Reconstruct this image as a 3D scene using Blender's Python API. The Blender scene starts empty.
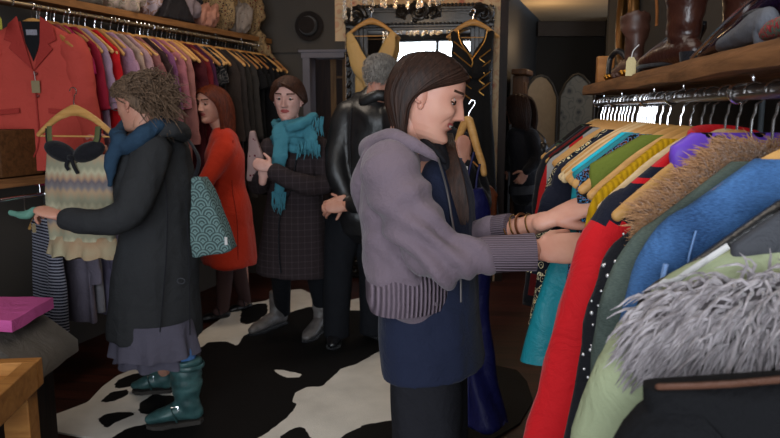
import bpy, bmesh, math, random
import numpy as np
from mathutils import Vector, Matrix, noise
V = Vector
C = bpy.context.scene.collection
random.seed(7)
R = math.radians

# ---------------------------------------------------------------- camera, light, exposure
EYE = 1.45; PITCH = R(8.85); FPX = 700.0
cam_d = bpy.data.cameras.new('camera'); cam = bpy.data.objects.new('camera', cam_d); C.objects.link(cam)
cam.location = (0, 0, EYE); cam.rotation_euler = (R(90) - PITCH, 0, 0)
cam_d.sensor_width = 36; cam_d.lens = 36 * FPX / 780; cam_d.clip_start = .05
cam_d.dof.use_dof = True; cam_d.dof.focus_distance = 1.8; cam_d.dof.aperture_fstop = 9
bpy.context.scene.camera = cam
w = bpy.data.worlds.new('world'); bpy.context.scene.world = w; w.use_nodes = True
w.node_tree.nodes['Background'].inputs[0].default_value = (.72, .82, 1, 1)
w.node_tree.nodes['Background'].inputs[1].default_value = 2.0
vs = bpy.context.scene.view_settings
vs.view_transform = 'Standard'; vs.look = 'None'; vs.gamma = 1; vs.use_curve_mapping = False; vs.exposure = 0.0
def area(name, loc, target, sx, sy, power, col):
    d = bpy.data.lights.new(name, 'AREA'); d.shape = 'RECTANGLE'; d.size = sx; d.size_y = sy; d.energy = power; d.color = col
    o = bpy.data.objects.new(name, d); C.objects.link(o); o.location = loc
    o.rotation_euler = (V(target) - V(loc)).to_track_quat('-Z', 'Y').to_euler()
    return o
def point(name, loc, power, col, r=.05):
    d = bpy.data.lights.new(name, 'POINT'); d.energy = power; d.color = col; d.shadow_soft_size = r
    o = bpy.data.objects.new(name, d); C.objects.link(o); o.location = loc
    return o
area('window_daylight', (-.2, -1.75, 1.65), (-.2, 4, 1.3), 3.6, 2.2, 215, (.88, .94, 1))
area('ceiling_panel_light', (-.1, 1.6, 2.82), (-.1, 1.6, 0), 1.2, 1.6, 16, (1, .9, .8))
area('ceiling_spot_light', (-.9, 4.1, 2.82), (-.9, 4.1, 0), .6, .6, 12, (1, .85, .7))
point('chandelier_bulbs', (.1, 5.02, 2.3), 9, (1, .66, .32), .08)
point('back_room_fill', (1.75, 5.6, 2.6), 14, (1, .8, .6), .05)  # added fill light, kept out of view, to brighten the screens and back room
point('back_room_lamp', (1.5, 6.95, 2.1), 9, (1, .68, .38), .06)

def at(px, py, v):
    """world point seen at photo pixel (px,py) standing v metres in front of the camera"""
    a = (px - 390) / FPX; b = (219 - py) / FPX
    c, s = math.cos(PITCH), math.sin(PITCH)
    t = v / (c + b * s)
    return V((a * t, v, EYE + t * (b * c - s)))
def flr(px, py):
    b = (219 - py) / FPX; c, s = math.cos(PITCH), math.sin(PITCH)
    r = (b * c - s) / (c + b * s)
    p = at(px, py, EYE / -r); p.z = 0
    return p

# ---------------------------------------------------------------- materials
def hexc(h):
    h = h.lstrip('#'); o = []
    for i in (0, 2, 4):
        x = int(h[i:i+2], 16) / 255
        o.append(x / 12.92 if x < .04045 else ((x + .055) / 1.055) ** 2.4)
    return (*o, 1)
MC = {}
def mat(name, col, rough=.85, kind='cloth', col2=None, scale=20, bump=.25, metal=0, sheen=0, thr=.5, col3=None, coat=0, emit=None):
    if name in MC: return MC[name]
    m = bpy.data.materials.new(name); m.use_nodes = True; nt = m.node_tree; N = nt.nodes; L = nt.links
    b = N['Principled BSDF']
    c1 = hexc(col) if isinstance(col, str) else (*col, 1)
    c2 = hexc(col2) if col2 else tuple(min(1, x * .72) for x in c1[:3]) + (1,)
    b.inputs['Roughness'].default_value = rough; b.inputs['Metallic'].default_value = metal
    b.inputs['Sheen Weight'].default_value = sheen; b.inputs['Specular IOR Level'].default_value = .5 if (metal or rough < .4 or kind in ('leather', 'skin')) else .2; b.inputs['Coat Weight'].default_value = coat
    tc = N.new('ShaderNodeTexCoord'); mp = N.new('ShaderNodeMapping'); L.new(tc.outputs['Object'], mp.inputs[0])
    out = mp.outputs[0]
    def nz(sc, det=3, vec=None, rou=.55):
        n = N.new('ShaderNodeTexNoise'); n.inputs['Scale'].default_value = sc; n.inputs['Detail'].default_value = det
        n.inputs['Roughness'].default_value = rou
        L.new(vec or out, n.inputs['Vector']); return n
    def ramp(fac, stops, const=False):
        r = N.new('ShaderNodeValToRGB'); r.color_ramp.interpolation = 'CONSTANT' if const else 'LINEAR'
        e = r.color_ramp.elements
        while len(e) < len(stops): e.new(.5)
        for i, (p, c) in enumerate(stops): e[i].position = p; e[i].color = c
        L.new(fac, r.inputs[0]); return r
    def sep():
        s = N.new('ShaderNodeSeparateXYZ'); L.new(out, s.inputs[0]); return s
    def mth(op, a, bb=None):
        n = N.new('ShaderNodeMath'); n.operation = op
        for i, x in enumerate((a, bb)):
            if x is None: continue
            if isinstance(x, (int, float)): n.inputs[i].default_value = x
            else: L.new(x, n.inputs[i])
        return n.outputs[0]
    bumpsrc = None; colout = None
    if kind == 'cloth':
        n = nz(scale * .35); colout = ramp(n.outputs['Fac'], [(.3, c2 if col2 else tuple(x * .86 for x in c1[:3]) + (1,)), (.7, c1)]).outputs[0]
        bumpsrc = nz(scale * 22, 2).outputs['Fac']
    elif kind == 'flat':
        colout = ramp(nz(scale, 2).outputs['Fac'], [(.35, tuple(x * .9 for x in c1[:3]) + (1,)), (.65, c1)]).outputs[0]
    elif kind == 'stripe':       # horizontal bands
        s = sep(); f = mth('FRACT', mth('MULTIPLY', s.outputs['Z'], scale))
        colout = ramp(f, [(0, c1), (thr, c2)], True).outputs[0]
    elif kind == 'pin':          # stripes across x
        s = sep(); f = mth('FRACT', mth('MULTIPLY', s.outputs['X'], scale))
        colout = ramp(f, [(0, c1), (thr, c2)], True).outputs[0]
    elif kind == 'rib':
        s = sep(); f = mth('SINE', mth('MULTIPLY', s.outputs['Z'], scale))
        g = mth('SINE', mth('MULTIPLY', s.outputs['X'], scale)); h = mth('ADD', f, g)
        colout = ramp(h, [(0, c2), (1, c1)]).outputs[0]; bumpsrc = h
    elif kind == 'ribz':
        s = sep(); bumpsrc = mth('SINE', mth('MULTIPLY', mth('ADD', s.outputs['X'], mth('MULTIPLY', s.outputs['Y'], .2)), scale))
        colout = ramp(mth('ADD', mth('MULTIPLY', bumpsrc, .5), .5), [(0, c2), (.6, c1)]).outputs[0]
    elif kind == 'ribx':
        s = sep(); bumpsrc = mth('SINE', mth('MULTIPLY', mth('ADD', s.outputs['Z'], mth('MULTIPLY', s.outputs['Y'], .3)), scale))
        colout = ramp(mth('ADD', mth('MULTIPLY', bumpsrc, .5), .5), [(0, c2), (.6, c1)]).outputs[0]
    elif kind == 'zigzag':
        s = sep(); tri = mth('ABSOLUTE', mth('SUBTRACT', mth('FRACT', mth('MULTIPLY', s.outputs['X'], 28)), .5))
        zz = mth('ADD', s.outputs['Z'], mth('MULTIPLY', tri, .03)); f = mth('FRACT', mth('MULTIPLY', zz, scale))
        colout = ramp(f, [(0, c1), (.22, hexc('#a98f72')), (.36, hexc('#777272')), (.5, c2), (.62, hexc('#a88a70')), (.78, hexc('#b5ae92')), (.92, c1)]).outputs[0]
    elif kind == 'dots':
        vo = N.new('ShaderNodeTexVoronoi'); vo.inputs['Scale'].default_value = scale; L.new(out, vo.inputs['Vector'])
        colout = ramp(vo.outputs['Distance'], [(0, c2), (thr, c1)], True).outputs[0]
    elif kind == 'floral':
        vo = N.new('ShaderNodeTexVoronoi'); vo.inputs['Scale'].default_value = scale; L.new(out, vo.inputs['Vector'])
        n = nz(scale * 1.4, 3); ad = mth('ADD', vo.outputs['Distance'], mth('MULTIPLY', n.outputs['Fac'], .5))
        c3 = hexc(col3) if col3 else c2
        colout = ramp(ad, [(0, c2), (.42, c3), (.55, c1), (.75, c3 if col3 else c1), (.82, c1)], True).outputs[0]
    elif kind == 'speckle':
        n = nz(scale, 1, rou=.5); c3 = hexc(col3)
        colout = ramp(n.outputs['Fac'], [(0, c1), (.46, c2), (.54, c3), (.60, c1)], True).outputs[0]
    elif kind == 'scales':       # overlapping fans printed on a bag
        s = sep(); zz = mth('MULTIPLY', s.outputs['Z'], scale); row = mth('FLOOR', zz)
        xx = mth('ADD', mth('MULTIPLY', mth('ADD', s.outputs['X'], mth('MULTIPLY', s.outputs['Y'], .8)), scale * .62), mth('MULTIPLY', row, .5))
        fx = mth('SUBTRACT', mth('FRACT', xx), .5); fz = mth('FRACT', zz)
        d = mth('SQRT', mth('ADD', mth('MULTIPLY', fx, fx), mth('MULTIPLY', mth('MULTIPLY', fz, fz), .3)))
        colout = ramp(mth('FRACT', mth('MULTIPLY', d, 5.0)), [(0, c1), (.5, c2)], True).outputs[0]
    elif kind == 'plaid':
        s = sep()
        a = mth('LESS_THAN', mth('FRACT', mth('MULTIPLY', s.outputs['Z'], scale)), .14)
        c = mth('LESS_THAN', mth('FRACT', mth('MULTIPLY', s.outputs['X'], scale)), .14)
        h = mth('MULTIPLY', mth('ADD', a, c), .5)
        colout = ramp(h, [(0, c1), (1, c2)]).outputs[0]; bumpsrc = nz(400, 2).outputs['Fac']
    elif kind == 'denim':
        n = nz(scale * .3, 4); mp2 = N.new('ShaderNodeMapping'); mp2.inputs['Scale'].default_value = (1, 1, 6); L.new(tc.outputs['Object'], mp2.inputs[0])
        n2 = nz(180, 2, mp2.outputs[0]); mx = mth('ADD', mth('MULTIPLY', n.outputs['Fac'], .6), mth('MULTIPLY', n2.outputs['Fac'], .4))
        colout = ramp(mx, [(.36, c1), (.62, c2)]).outputs[0]; bumpsrc = n2.outputs['Fac']
    elif kind == 'leather':
        n = nz(scale); colout = ramp(n.outputs['Fac'], [(.35, c1), (.7, c2)]).outputs[0]; bumpsrc = nz(scale * 3, 3).outputs['Fac']
    elif kind in ('woodx', 'woody', 'woodz'):
        st = {'woodx': (.8, 9, 9), 'woody': (9, .8, 9), 'woodz': (9, 9, .8)}[kind]
        mp.inputs['Scale'].default_value = st
        n = nz(scale * .25, 5, rou=.65); n.inputs['Distortion'].default_value = .6
        colout = ramp(n.outputs['Fac'], [(.3, c2), (.65, c1)]).outputs[0]; bumpsrc = n.outputs['Fac']
    elif kind == 'planks':
        mp.inputs['Rotation'].default_value = (0, 0, R(7.7))
        br = N.new('ShaderNodeTexBrick'); br.inputs['Scale'].default_value = 1; br.inputs['Brick Width'].default_value = 1.6; br.inputs['Row Height'].default_value = .11
        br.inputs['Mortar Size'].default_value = .003; br.inputs['Color1'].default_value = c1; br.inputs['Color2'].default_value = c2; br.inputs['Mortar'].default_value = (.004, .003, .003, 1)
        mp2 = N.new('ShaderNodeMapping'); mp2.inputs['Scale'].default_value = (1.5, 22, 1); L.new(out, mp2.inputs[0]); L.new(out, br.inputs['Vector'])
        n = nz(3, 5, mp2.outputs[0]); mx = N.new('ShaderNodeMix'); mx.data_type = 'RGBA'; mx.blend_type = 'MULTIPLY'; mx.inputs['Factor'].default_value = 1
        rr = ramp(n.outputs['Fac'], [(.3, (.45, .45, .45, 1)), (.7, (1.2, 1.2, 1.2, 1))])
        L.new(br.outputs['Color'], mx.inputs[6]); L.new(rr.outputs[0], mx.inputs[7]); colout = mx.outputs[2]; bumpsrc = br.outputs['Fac']
    elif kind == 'hair':
        mp.inputs['Scale'].default_value = (1, 1, .18); n = nz(scale * 6, 3)
        colout = ramp(n.outputs['Fac'], [(.3, c1), (.7, c2)]).outputs[0]; bumpsrc = n.outputs['Fac']
    elif kind == 'rug':
        at_ = N.new('ShaderNodeAttribute'); at_.attribute_name = 'hide'
        n = nz(28, 4); ad = mth('ADD', at_.outputs['Fac'], mth('MULTIPLY', mth('SUBTRACT', n.outputs['Fac'], .5), .3))
        n3 = nz(5, 3); mx = N.new('ShaderNodeMix'); mx.data_type = 'RGBA'; L.new(ramp(ad, [(.47, (0, 0, 0, 1)), (.53, (1, 1, 1, 1))]).outputs[0], mx.inputs['Factor'])
        r1 = ramp(n3.outputs['Fac'], [(.3, c1), (.7, tuple(x * .82 for x in c1[:3]) + (1,))]); L.new(r1.outputs[0], mx.inputs[6])
        r2 = ramp(n3.outputs['Fac'], [(.3, c2), (.7, tuple(x * 1.4 for x in c2[:3]) + (1,))]); L.new(r2.outputs[0], mx.inputs[7])
        colout = mx.outputs[2]; bumpsrc = nz(140, 2).outputs['Fac']
    elif kind == 'skin':
        n = nz(14, 3); colout = ramp(n.outputs['Fac'], [(.35, c2 if col2 else c1), (.65, c1)]).outputs[0]
        b.inputs['Subsurface Weight'].default_value = .12; b.inputs['Subsurface Radius'].default_value = (.02, .008, .005); bumpsrc = nz(300, 2).outputs['Fac']
    if colout is not None: L.new(colout, b.inputs['Base Color'])
    else: b.inputs['Base Color'].default_value = c1
    if bumpsrc is not None and bump > 0:
        bp = N.new('ShaderNodeBump'); bp.inputs['Strength'].default_value = bump; bp.inputs['Distance'].default_value = .004
        L.new(bumpsrc, bp.inputs['Height']); L.new(bp.outputs[0], b.inputs['Normal'])
        if kind in ('cloth', 'denim', 'plaid', 'zigzag', 'stripe', 'floral', 'ribz') and rough > .4:      # soft creases in woven cloth
            wn = nz(11, 5, rou=.6); wn.inputs['Distortion'].default_value = .8; b2 = N.new('ShaderNodeBump'); b2.inputs['Strength'].default_value = .55; b2.inputs['Distance'].default_value = .022
            L.new(wn.outputs['Fac'], b2.inputs['Height']); L.new(b2.outputs[0], bp.inputs['Normal'])
    if emit:
        b.inputs['Emission Color'].default_value = c1; b.inputs['Emission Strength'].default_value = emit
    MC[name] = m
    return m

# ---------------------------------------------------------------- geometry
class G:
    def __init__(s): s.v = []; s.f = []; s.m = []
    def add(s, vs, fs, mi=0):
        k = len(s.v); s.v += [V(x) for x in vs]; s.f += [tuple(i + k for i in f) for f in fs]; s.m += [mi] * len(fs); return s
    def loft(s, rings, mi=0, caps=True, closed=False):
        n = len(rings[0]); vs = [p for r in rings for p in r]; fs = []
        for i in range(len(rings) - 1 + (1 if closed else 0)):
            i2 = (i + 1) % len(rings)
            for j in range(n):
                j2 = (j + 1) % n; fs.append((i * n + j, i * n + j2, i2 * n + j2, i2 * n + j))
        if caps and not closed:
            fs.append(tuple(range(n))[::-1]); fs.append(tuple((len(rings) - 1) * n + j for j in range(n)))
        return s.add(vs, fs, mi)
    def tube(s, path, rad, n=10, up=None, mi=0, sub=1, rnd=False, closed=False):
        P = [V(p) for p in path]
        if not isinstance(rad, list): rad = [rad] * len(P)
        rad = [r if isinstance(r, (tuple, list)) else (r, r) for r in rad]
        if sub > 1:
            Q = []; RR = []; m = len(P)
            for i in range(m - 1):
                p0, p1, p2, p3 = P[max(i-1, 0)], P[i], P[i+1], P[min(i+2, m-1)]
                for k in range(sub):
                    t = k / sub
                    Q.append(.5 * ((2*p1) + (p2-p0)*t + (2*p0-5*p1+4*p2-p3)*t*t + (3*p1-p0-3*p2+p3)*t**3))
                    h = t * t * (3 - 2 * t)
                    RR.append((rad[i][0]*(1-h)+rad[i+1][0]*h, rad[i][1]*(1-h)+rad[i+1][1]*h))
            Q.append(P[-1]); RR.append(rad[-1]); P, rad = Q, RR
        m = len(P)
        if rnd:
            t0 = (P[0]-P[1]).normalized(); t1 = (P[-1]-P[-2]).normalized(); a = max(rad[0]); b = max(rad[-1])
            r0, r1 = rad[0], rad[-1]
            P = [P[0]+t0*a*.8, P[0]+t0*a*.5] + P + [P[-1]+t1*b*.5, P[-1]+t1*b*.8]
            rad = [(r0[0]*.35, r0[1]*.35), (r0[0]*.8, r0[1]*.8)] + rad + [(r1[0]*.8, r1[1]*.8), (r1[0]*.35, r1[1]*.35)]
            m = len(P)
        rings = []; T0 = None; S = None
        for i in range(m):
            if closed: T = P[(i+1) % m] - P[i-1]
            else: T = P[min(i+1, m-1)] - P[max(i-1, 0)]
            T = T.normalized() if T.length > 1e-9 else (T0 or V((0, 0, 1)))
            if up is not None:
                S = T.cross(V(up))
                if S.length < 1e-4: S = V((1, 0, 0))
                S.normalize()
            elif S is None:
                S = T.orthogonal().normalized()
            else:
                S = (S - T * S.dot(T)); S = S.normalized() if S.length > 1e-6 else T.orthogonal().normalized()
            U = S.cross(T); T0 = T
            rings.append([P[i] + S*(math.cos(2*math.pi*j/n)*rad[i][0]) + U*(math.sin(2*math.pi*j/n)*rad[i][1]) for j in range(n)])
        return s.loft(rings, mi, closed=closed)
    def ell(s, c, r, n=16, m=10, rot=None, mi=0):
        c = V(c); rings = []
        if not isinstance(r, (tuple, list)): r = (r, r, r)
        for i in range(m):
            ph = math.pi * (i + .5) / m
            rg = []
            for j in range(n):
                a = 2*math.pi*j/n
                p = V((r[0]*math.sin(ph)*math.cos(a), r[1]*math.sin(ph)*math.sin(a), -r[2]*math.cos(ph)))
                rg.append(c + (rot @ p if rot else p))
            rings.append(rg)
        return s.loft(rings, mi)
    def box(s, c, d, rot=None, mi=0):
        c = V(c); vs = []
        for x in (-1, 1):
            for y in (-1, 1):
                for z in (-1, 1):
                    p = V((x*d[0]/2, y*d[1]/2, z*d[2]/2)); vs.append(c + (rot @ p if rot else p))
        return s.add(vs, [(0, 1, 3, 2), (4, 6, 7, 5), (0, 4, 5, 1), (2, 3, 7, 6), (0, 2, 6, 4), (1, 5, 7, 3)], mi)
    def prism(s, pts, off, mi=0):
        n = len(pts); a = [V(p) for p in pts]; b = [p + V(off) for p in a]
        fs = [tuple(range(n)), tuple(range(n, 2*n))[::-1]] + [(i, (i+1) % n + 0, (i+1) % n + n, i + n)[::-1] for i in range(n)]
        return s.add(a + b, fs, mi)
    def lathe(s, c, prof, n=20, mi=0, ax=None):
        q = V((0, 0, 1)).rotation_difference(V(ax)) if ax else None
        rings = []
        for r, z in prof:
            rg = []
            for j in range(n):
                p = V((r*math.cos(2*math.pi*j/n), r*math.sin(2*math.pi*j/n), z)); rg.append(V(c) + (q @ p if q else p))
            rings.append(rg)
        return s.loft(rings, mi)
    def mesh(s, name='m'):
        me = bpy.data.meshes.new(name); me.from_pydata([tuple(p) for p in s.v], [], s.f)
        me.polygons.foreach_set('material_index', s.m); me.update(); return me

MW = {}
def wm(o): return MW.get(o.name, Matrix())
def fixn(me):
    bm = bmesh.new(); bm.from_mesh(me); bmesh.ops.recalc_face_normals(bm, faces=bm.faces); bm.to_mesh(me); bm.free()
def remesh(g, vox, smooth=6, disp=None, fac=.5):
    me = g.mesh('t'); fixn(me); o = bpy.data.objects.new('t', me); C.objects.link(o)
    md = o.modifiers.new('r', 'REMESH'); md.mode = 'VOXEL'; md.voxel_size = vox
    if smooth: sm = o.modifiers.new('s', 'SMOOTH'); sm.iterations = smooth; sm.factor = fac
    dg = bpy.context.evaluated_depsgraph_get(); dg.update()
    r = bpy.data.meshes.new_from_object(o.evaluated_get(dg)); bpy.data.objects.remove(o); bpy.data.meshes.remove(me)
    if disp:
        ns = [v.normal.copy() for v in r.vertices]
        for v, nn in zip(r.vertices, ns):
            v.co = v.co + nn * disp(v.co, nn)
    h = G(); h.v = [v.co.copy() for v in r.vertices]; h.f = [tuple(p.vertices) for p in r.polygons]; h.m = [0]*len(h.f)
    bpy.data.meshes.remove(r)
    return h
def merge(a, b, mi=None):
    k = len(a.v); a.v += b.v; a.f += [tuple(i+k for i in f) for f in b.f]; a.m += (b.m if mi is None else [mi]*len(b.f)); return a
def paint(g, fn):
    for i, f in enumerate(g.f):
        c = sum((g.v[j] for j in f), V()) / len(f); r = fn(c)
        if r is not None: g.m[i] = r
    return g
def obj(name, g, mats, parent=None, smooth=True, local=False, bev=0, rc=True, auto=None):
    """one mesh object; g holds world coordinates unless local"""
    if not isinstance(mats, (list, tuple)): mats = [mats]
    me = g.mesh(name)
    for m in mats: me.materials.append(m)
    if rc: fixn(me)
    o = bpy.data.objects.new(name, me); C.objects.link(o)
    if parent is not None:
        o.parent = parent
        if not local: me.transform(wm(parent).inverted())
        MW[o.name] = wm(parent).copy()
    elif not local:
        xs = [v.co for v in me.vertices]
        lo = V((min(p.x for p in xs), min(p.y for p in xs), min(p.z for p in xs))); hi = V((max(p.x for p in xs), max(p.y for p in xs), 0))
        org = V(((lo.x+hi.x)/2, (lo.y+hi.y)/2, lo.z)); me.transform(Matrix.Translation(-org)); o.location = org; MW[o.name] = Matrix.Translation(org)
    if smooth:
        me.polygons.foreach_set('use_smooth', [True]*len(me.polygons))
        me.set_sharp_from_angle(angle=R(auto or 50))
    if bev:
        b = o.modifiers.new('b', 'BEVEL'); b.width = bev; b.segments = 2; b.limit_method = 'ANGLE'
    return o
def tag(o, label=None, cat=None, group=None, kind=None):
    if label:
        o['label'] = label
    if cat: o['category'] = cat
    if group: o['group'] = group
    if kind: o['kind'] = kind
    return o
def thing(name, label, cat, loc, rz=0, group=None):
    o = bpy.data.objects.new(name, None); C.objects.link(o); o.empty_display_size = .05
    o.location = loc; o.rotation_euler = (0, 0, rz); MW[o.name] = Matrix.Translation(V(loc)) @ Matrix.Rotation(rz, 4, 'Z')
    return tag(o, label, cat, group)
def struct(name, g, m, **k):
    o = obj(name, g, m, **k); o['kind'] = 'structure'; return o
def nz3(p, s, seed=0): return noise.noise(V((p.x*s[0]+seed, p.y*s[1]+seed*.7, p.z*s[2]-seed)))
# ---------------------------------------------------------------- the room
AX = V((math.sin(R(7.7)), math.cos(R(7.7)), 0)); AR = -R(7.7)            # long axis of the right side
PX = V((AX.y, -AX.x, 0))
LX = V((math.sin(R(18.55)), math.cos(R(18.55)), 0)); LR = -R(18.55)      # the left wall is not parallel
LP = V((LX.y, -LX.x, 0))
m_wall = mat('wall_paint_dark', '#4a443e', .8, 'flat', scale=3)
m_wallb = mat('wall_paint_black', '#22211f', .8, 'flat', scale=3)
m_beige = mat('ceiling_beige', '#a8977c', .9, 'flat', scale=2)
m_ceil = mat('ceiling_paint', '#75706a', .9, 'flat', scale=2)
m_floor = mat('floor_boards', '#452218', .45, 'planks', col2='#2e160f', bump=.3)
m_paper = mat('wallpaper_floral', '#cfb08a', .8, 'floral', col2='#b5705a', scale=9, bump=0, thr=.4, col3='#c79a78')
m_trim = mat('trim_lilac', '#6f6a70', .6, 'flat', scale=4)
m_dwood = mat('dark_wood', '#2c1b12', .5, 'woodz', col2='#160d09', scale=14)
m_glass = mat('window_frame_black', '#15161a', .5, 'flat')
def wallbox(name, p, q, z0, z1, th, m, **k):
    p = V((p[0], p[1], 0)); q = V((q[0], q[1], 0)); d = (q-p).normalized(); nn = V((-d.y, d.x, 0))*th
    g = G().prism([p+V((0, 0, z0)), q+V((0, 0, z0)), q+V((0, 0, z1)), p+V((0, 0, z1))], nn)
    return struct(name, g, m, smooth=False, **k)
struct('floor', G().prism([(-4.5, -2.1, 0), (5, -2.1, 0), (5, 9, 0), (-4.5, 9, 0)], (0, 0, -.06)), m_floor, smooth=False)
struct('ceiling', G().prism([(-4.5, -2.1, 2.9), (5, -2.1, 2.9), (5, 6.3, 2.9), (-4.5, 6.3, 2.9)], (0, 0, .06)), m_ceil, smooth=False)
def lw(v): return -2.16 + .3357*(v-3.6)
wallbox('wall_left', (lw(-1.9), -1.9), (lw(6.3), 6.3), 0, 2.9, .12, m_wall)
A = V((.9, 5.86, 0))                                              # right end of the mirror wall
def onw(d, z=0, off=0): return A - PX*d + V((0, 0, z)) - AX*off    # point on the mirror wall, d metres left of its end
DW = .40                                                           # doorway hidden between mirror and hat wall
wallbox('wall_back', onw(1.29), onw(0), 0, 2.9, .2, m_wall)
wallbox('wall_back_hat', onw(2.45), onw(1.62), 0, 2.9, .2, m_wall)
wallbox('wall_back_lintel', onw(1.62), onw(1.29), 1.90, 2.9, .2, m_wall)
# wallpaper on the mirror wall
struct('trim_1', G().prism([onw(0.0, 0, .012), onw(0.0, 2.9, .012), onw(1.37, 2.9, .012), onw(1.37, 2.02, .012), onw(1.285, 2.02, .012), onw(1.285, 0, .012)], AX*.011), m_paper, smooth=False)
g = G()
g.prism([onw(-.06, 0, .02), onw(-.06, 2.9, .02), onw(0.005, 2.9, .02), onw(0.005, 0, .02)], AX*.25)
struct('trim_2', g, m_dwood, smooth=False)
# doorway: lilac trim, dark room behind with shelving edge
g = G()
g.prism([onw(1.65, 0, .03), onw(1.65, 1.93, .03), onw(1.59, 1.93, .03), onw(1.59, 0, .03)], AX*.2)
g.prism([onw(1.66, 1.885, .04), onw(1.66, 1.93, .04), onw(1.29, 1.93, .04), onw(1.29, 1.885, .04)], AX*.2)
g.prism([onw(1.68, 1.93, .055), onw(1.68, 1.95, .055), onw(1.27, 1.95, .055), onw(1.27, 1.93, .055)], AX*.2)
struct('door_1', g, m_trim, smooth=False)
g = G().prism([onw(2.4, 1.93, .03), onw(2.4, 1.965, .03), onw(1.69, 1.965, .03), onw(1.69, 1.93, .03)], AX*.03)
struct('trim_3', g, m_wall, smooth=False)
struct('wall_closet', G().prism([onw(1.9, 0, -.9), onw(1.9, 2.5, -.9), onw(1.1, 2.5, -.9), onw(1.1, 0, -.9)], AX*.05), m_dwood, smooth=False)
g = G().box(onw(1.5, 1.1, -.5), (.05, .05, 2.2)).box(onw(1.42, 1.1, -.6), (.03, .03, 2.2))
for z in (.7, 1.05, 1.4, 1.75): g.box(onw(1.46, z, -.55), (.12, .03, .02))
tag(obj('wall_shelving', g, mat('closet_wood', '#7a5a38', .6, 'woodz', col2='#54381f')), 'narrow wooden shelving upright glimpsed through the doorway beside the mirror', 'shelving')
# back room
def bl(v): return .9 + .3357*(v-5.86)
wallbox('wall_backroom_left', (bl(5.9), 6.1), (bl(8.6)-.05, 8.6), 0, 2.9, .05, m_wallb)
wallbox('wall_backroom', (1.2, 8.5), (4.6, 8.5), 0, 2.9, .1, m_wallb)
struct('ceiling_backroom', G().prism([(bl(6.1), 6.1, 2.47), (bl(8.5), 8.5, 2.47), (3.9, 8.5, 2.47), (3.9, 6.1, 2.47)], (0, 0, .05)), m_beige, smooth=False)
struct('trim_4', G().prism([(bl(8.3), 8.36, 2.30), (2.92, 8.36, 2.30), (2.92, 8.36, 2.465), (bl(8.3), 8.36, 2.465)], (0, .13, 0)), mat('beam_paint', '#3a3430', .7, 'flat'), smooth=False)
g = G().prism([(2.45, 8.0, 0), (2.45, 8.0, 2.46), (3.9, 8.0, 2.46), (3.9, 8.0, 0)], (0, .2, 0)); struct('wall_backroom_right', g, m_wallb, smooth=False)
# right wall behind the rack
def rail(X, v, z): p = V((X*PX.x, X*PX.y, 0)); t = (v - p.y)/AX.y; p = p + AX*t; p.z = z; return p
p, q = rail(.80, -2, 0), rail(.80, 4.8, 0)
wallbox('wall_right', (q.x, q.y), (p.x, p.y), 0, 2.9, .12, m_wall)
q2 = q + PX*2.8
wallbox('wall_right_return', (q.x, q.y), (q2.x, q2.y), 0, 2.9, .08, m_wallb)
# shop front behind the camera
wz0, wz1 = .5, 2.75
wallbox('wall_front', (1.2, -1.95), (-4.4, -1.95), 0, wz0, .1, m_wall)
wallbox('wall_front_top', (1.2, -1.95), (-4.4, -1.95), wz1, 2.9, .1, m_wall)
wallbox('wall_front_side', (-2.1, -1.95), (-4.4, -1.95), wz0, wz1, .1, m_wall)
g = G()
for x in (-2.05, -1.15, -.25, .65, 1.15): g.box((x, -1.6, (wz0+wz1)/2), (.06, .06, wz1-wz0))
for z in (wz0, 1.95, wz1): g.box((-.45, -1.6, z), (3.3, .06, .06))
struct('window_1', g, m_glass, smooth=False)

# skirting
struct('baseboard_back', G().prism([onw(.02, 0, .03), onw(.02, .12, .03), onw(1.28, .12, .03), onw(1.28, 0, .03)], AX*.017), m_dwood, smooth=False)
# pipe on right wall
g = G(); p0 = rail(.78, 2.02, 1.5); g.tube([p0+V((0, 0, -1.45)), p0+V((0, 0, 1.35))], .008, 10)
struct('trim_5', g, mat('pipe_grey', '#6b7276', .5, 'flat'))

# ---------------------------------------------------------------- cowhide rug
OUT = [(49,425),(51,418),(70,411),(88,404),(102,389),(117,378),(135,370),(160,364),(180,360),(190,350),(199,335),(215,324),(236,310),(248,305),(266,302),(285,292),(301,290),(312,295),(328,301),(345,303),(361,299),(385,305),(420,322),(455,345),(490,366),(517,372),(527,383),(533,402),(520,425),(470,455),(430,480),(330,492),(250,500),(180,470),(120,445),(70,436),(55,433)]
BLK = [[(100,403),(108,397),(112,394),(128,391),(129,396),(118,402),(106,405)],
 [(98,421),(103,417),(115,414),(133,414),(135,417),(124,421),(113,426),(107,432),(103,428)],
 [(114,389),(118,382),(130,377),(150,372),(170,370),(168,378),(145,386),(130,388),(120,391)],
 [(139,412),(140,404),(147,401),(152,396),(165,397),(178,398),(175,410),(150,417),(140,415)],
 [(243,309),(258,305),(267,305),(268,314),(257,323),(247,326),(240,324),(241,314)],
 [(105,445),(125,432),(142,427),(170,424),(185,395),(180,366),(190,357),(199,351),(208,344),(227,343),(238,348),(243,338),(262,328),(275,321),(292,313),(310,308),(322,311),(328,320),(336,312),(360,312),(392,318),(400,335),(385,350),(377,354),(356,366),(342,370),(330,381),(321,389),(307,389),(295,395),(291,404),(298,406),(289,418),(263,438),(240,450),(200,470)],
 [(278,440),(290,432),(301,428),(307,433),(312,442),(300,452)],
 [(335,446),(345,437),(365,427),(392,422),(420,425),(410,460),(360,465)],
 [(420,318),(455,340),(492,362),(520,372),(530,384),(536,402),(522,428),(470,460),(425,465),(425,380)]]
def inside(p, poly):
    c = False; n = len(poly)
    for i in range(n):
        a, b = poly[i], poly[i-1]
        if (a[1] > p[1]) != (b[1] > p[1]) and p[0] < (b[0]-a[0])*(p[1]-a[1])/(b[1]-a[1]) + a[0]: c = not c
    return c
out2 = [flr(*p) for p in OUT]; out2 = [(p.x, p.y) for p in out2]
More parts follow.
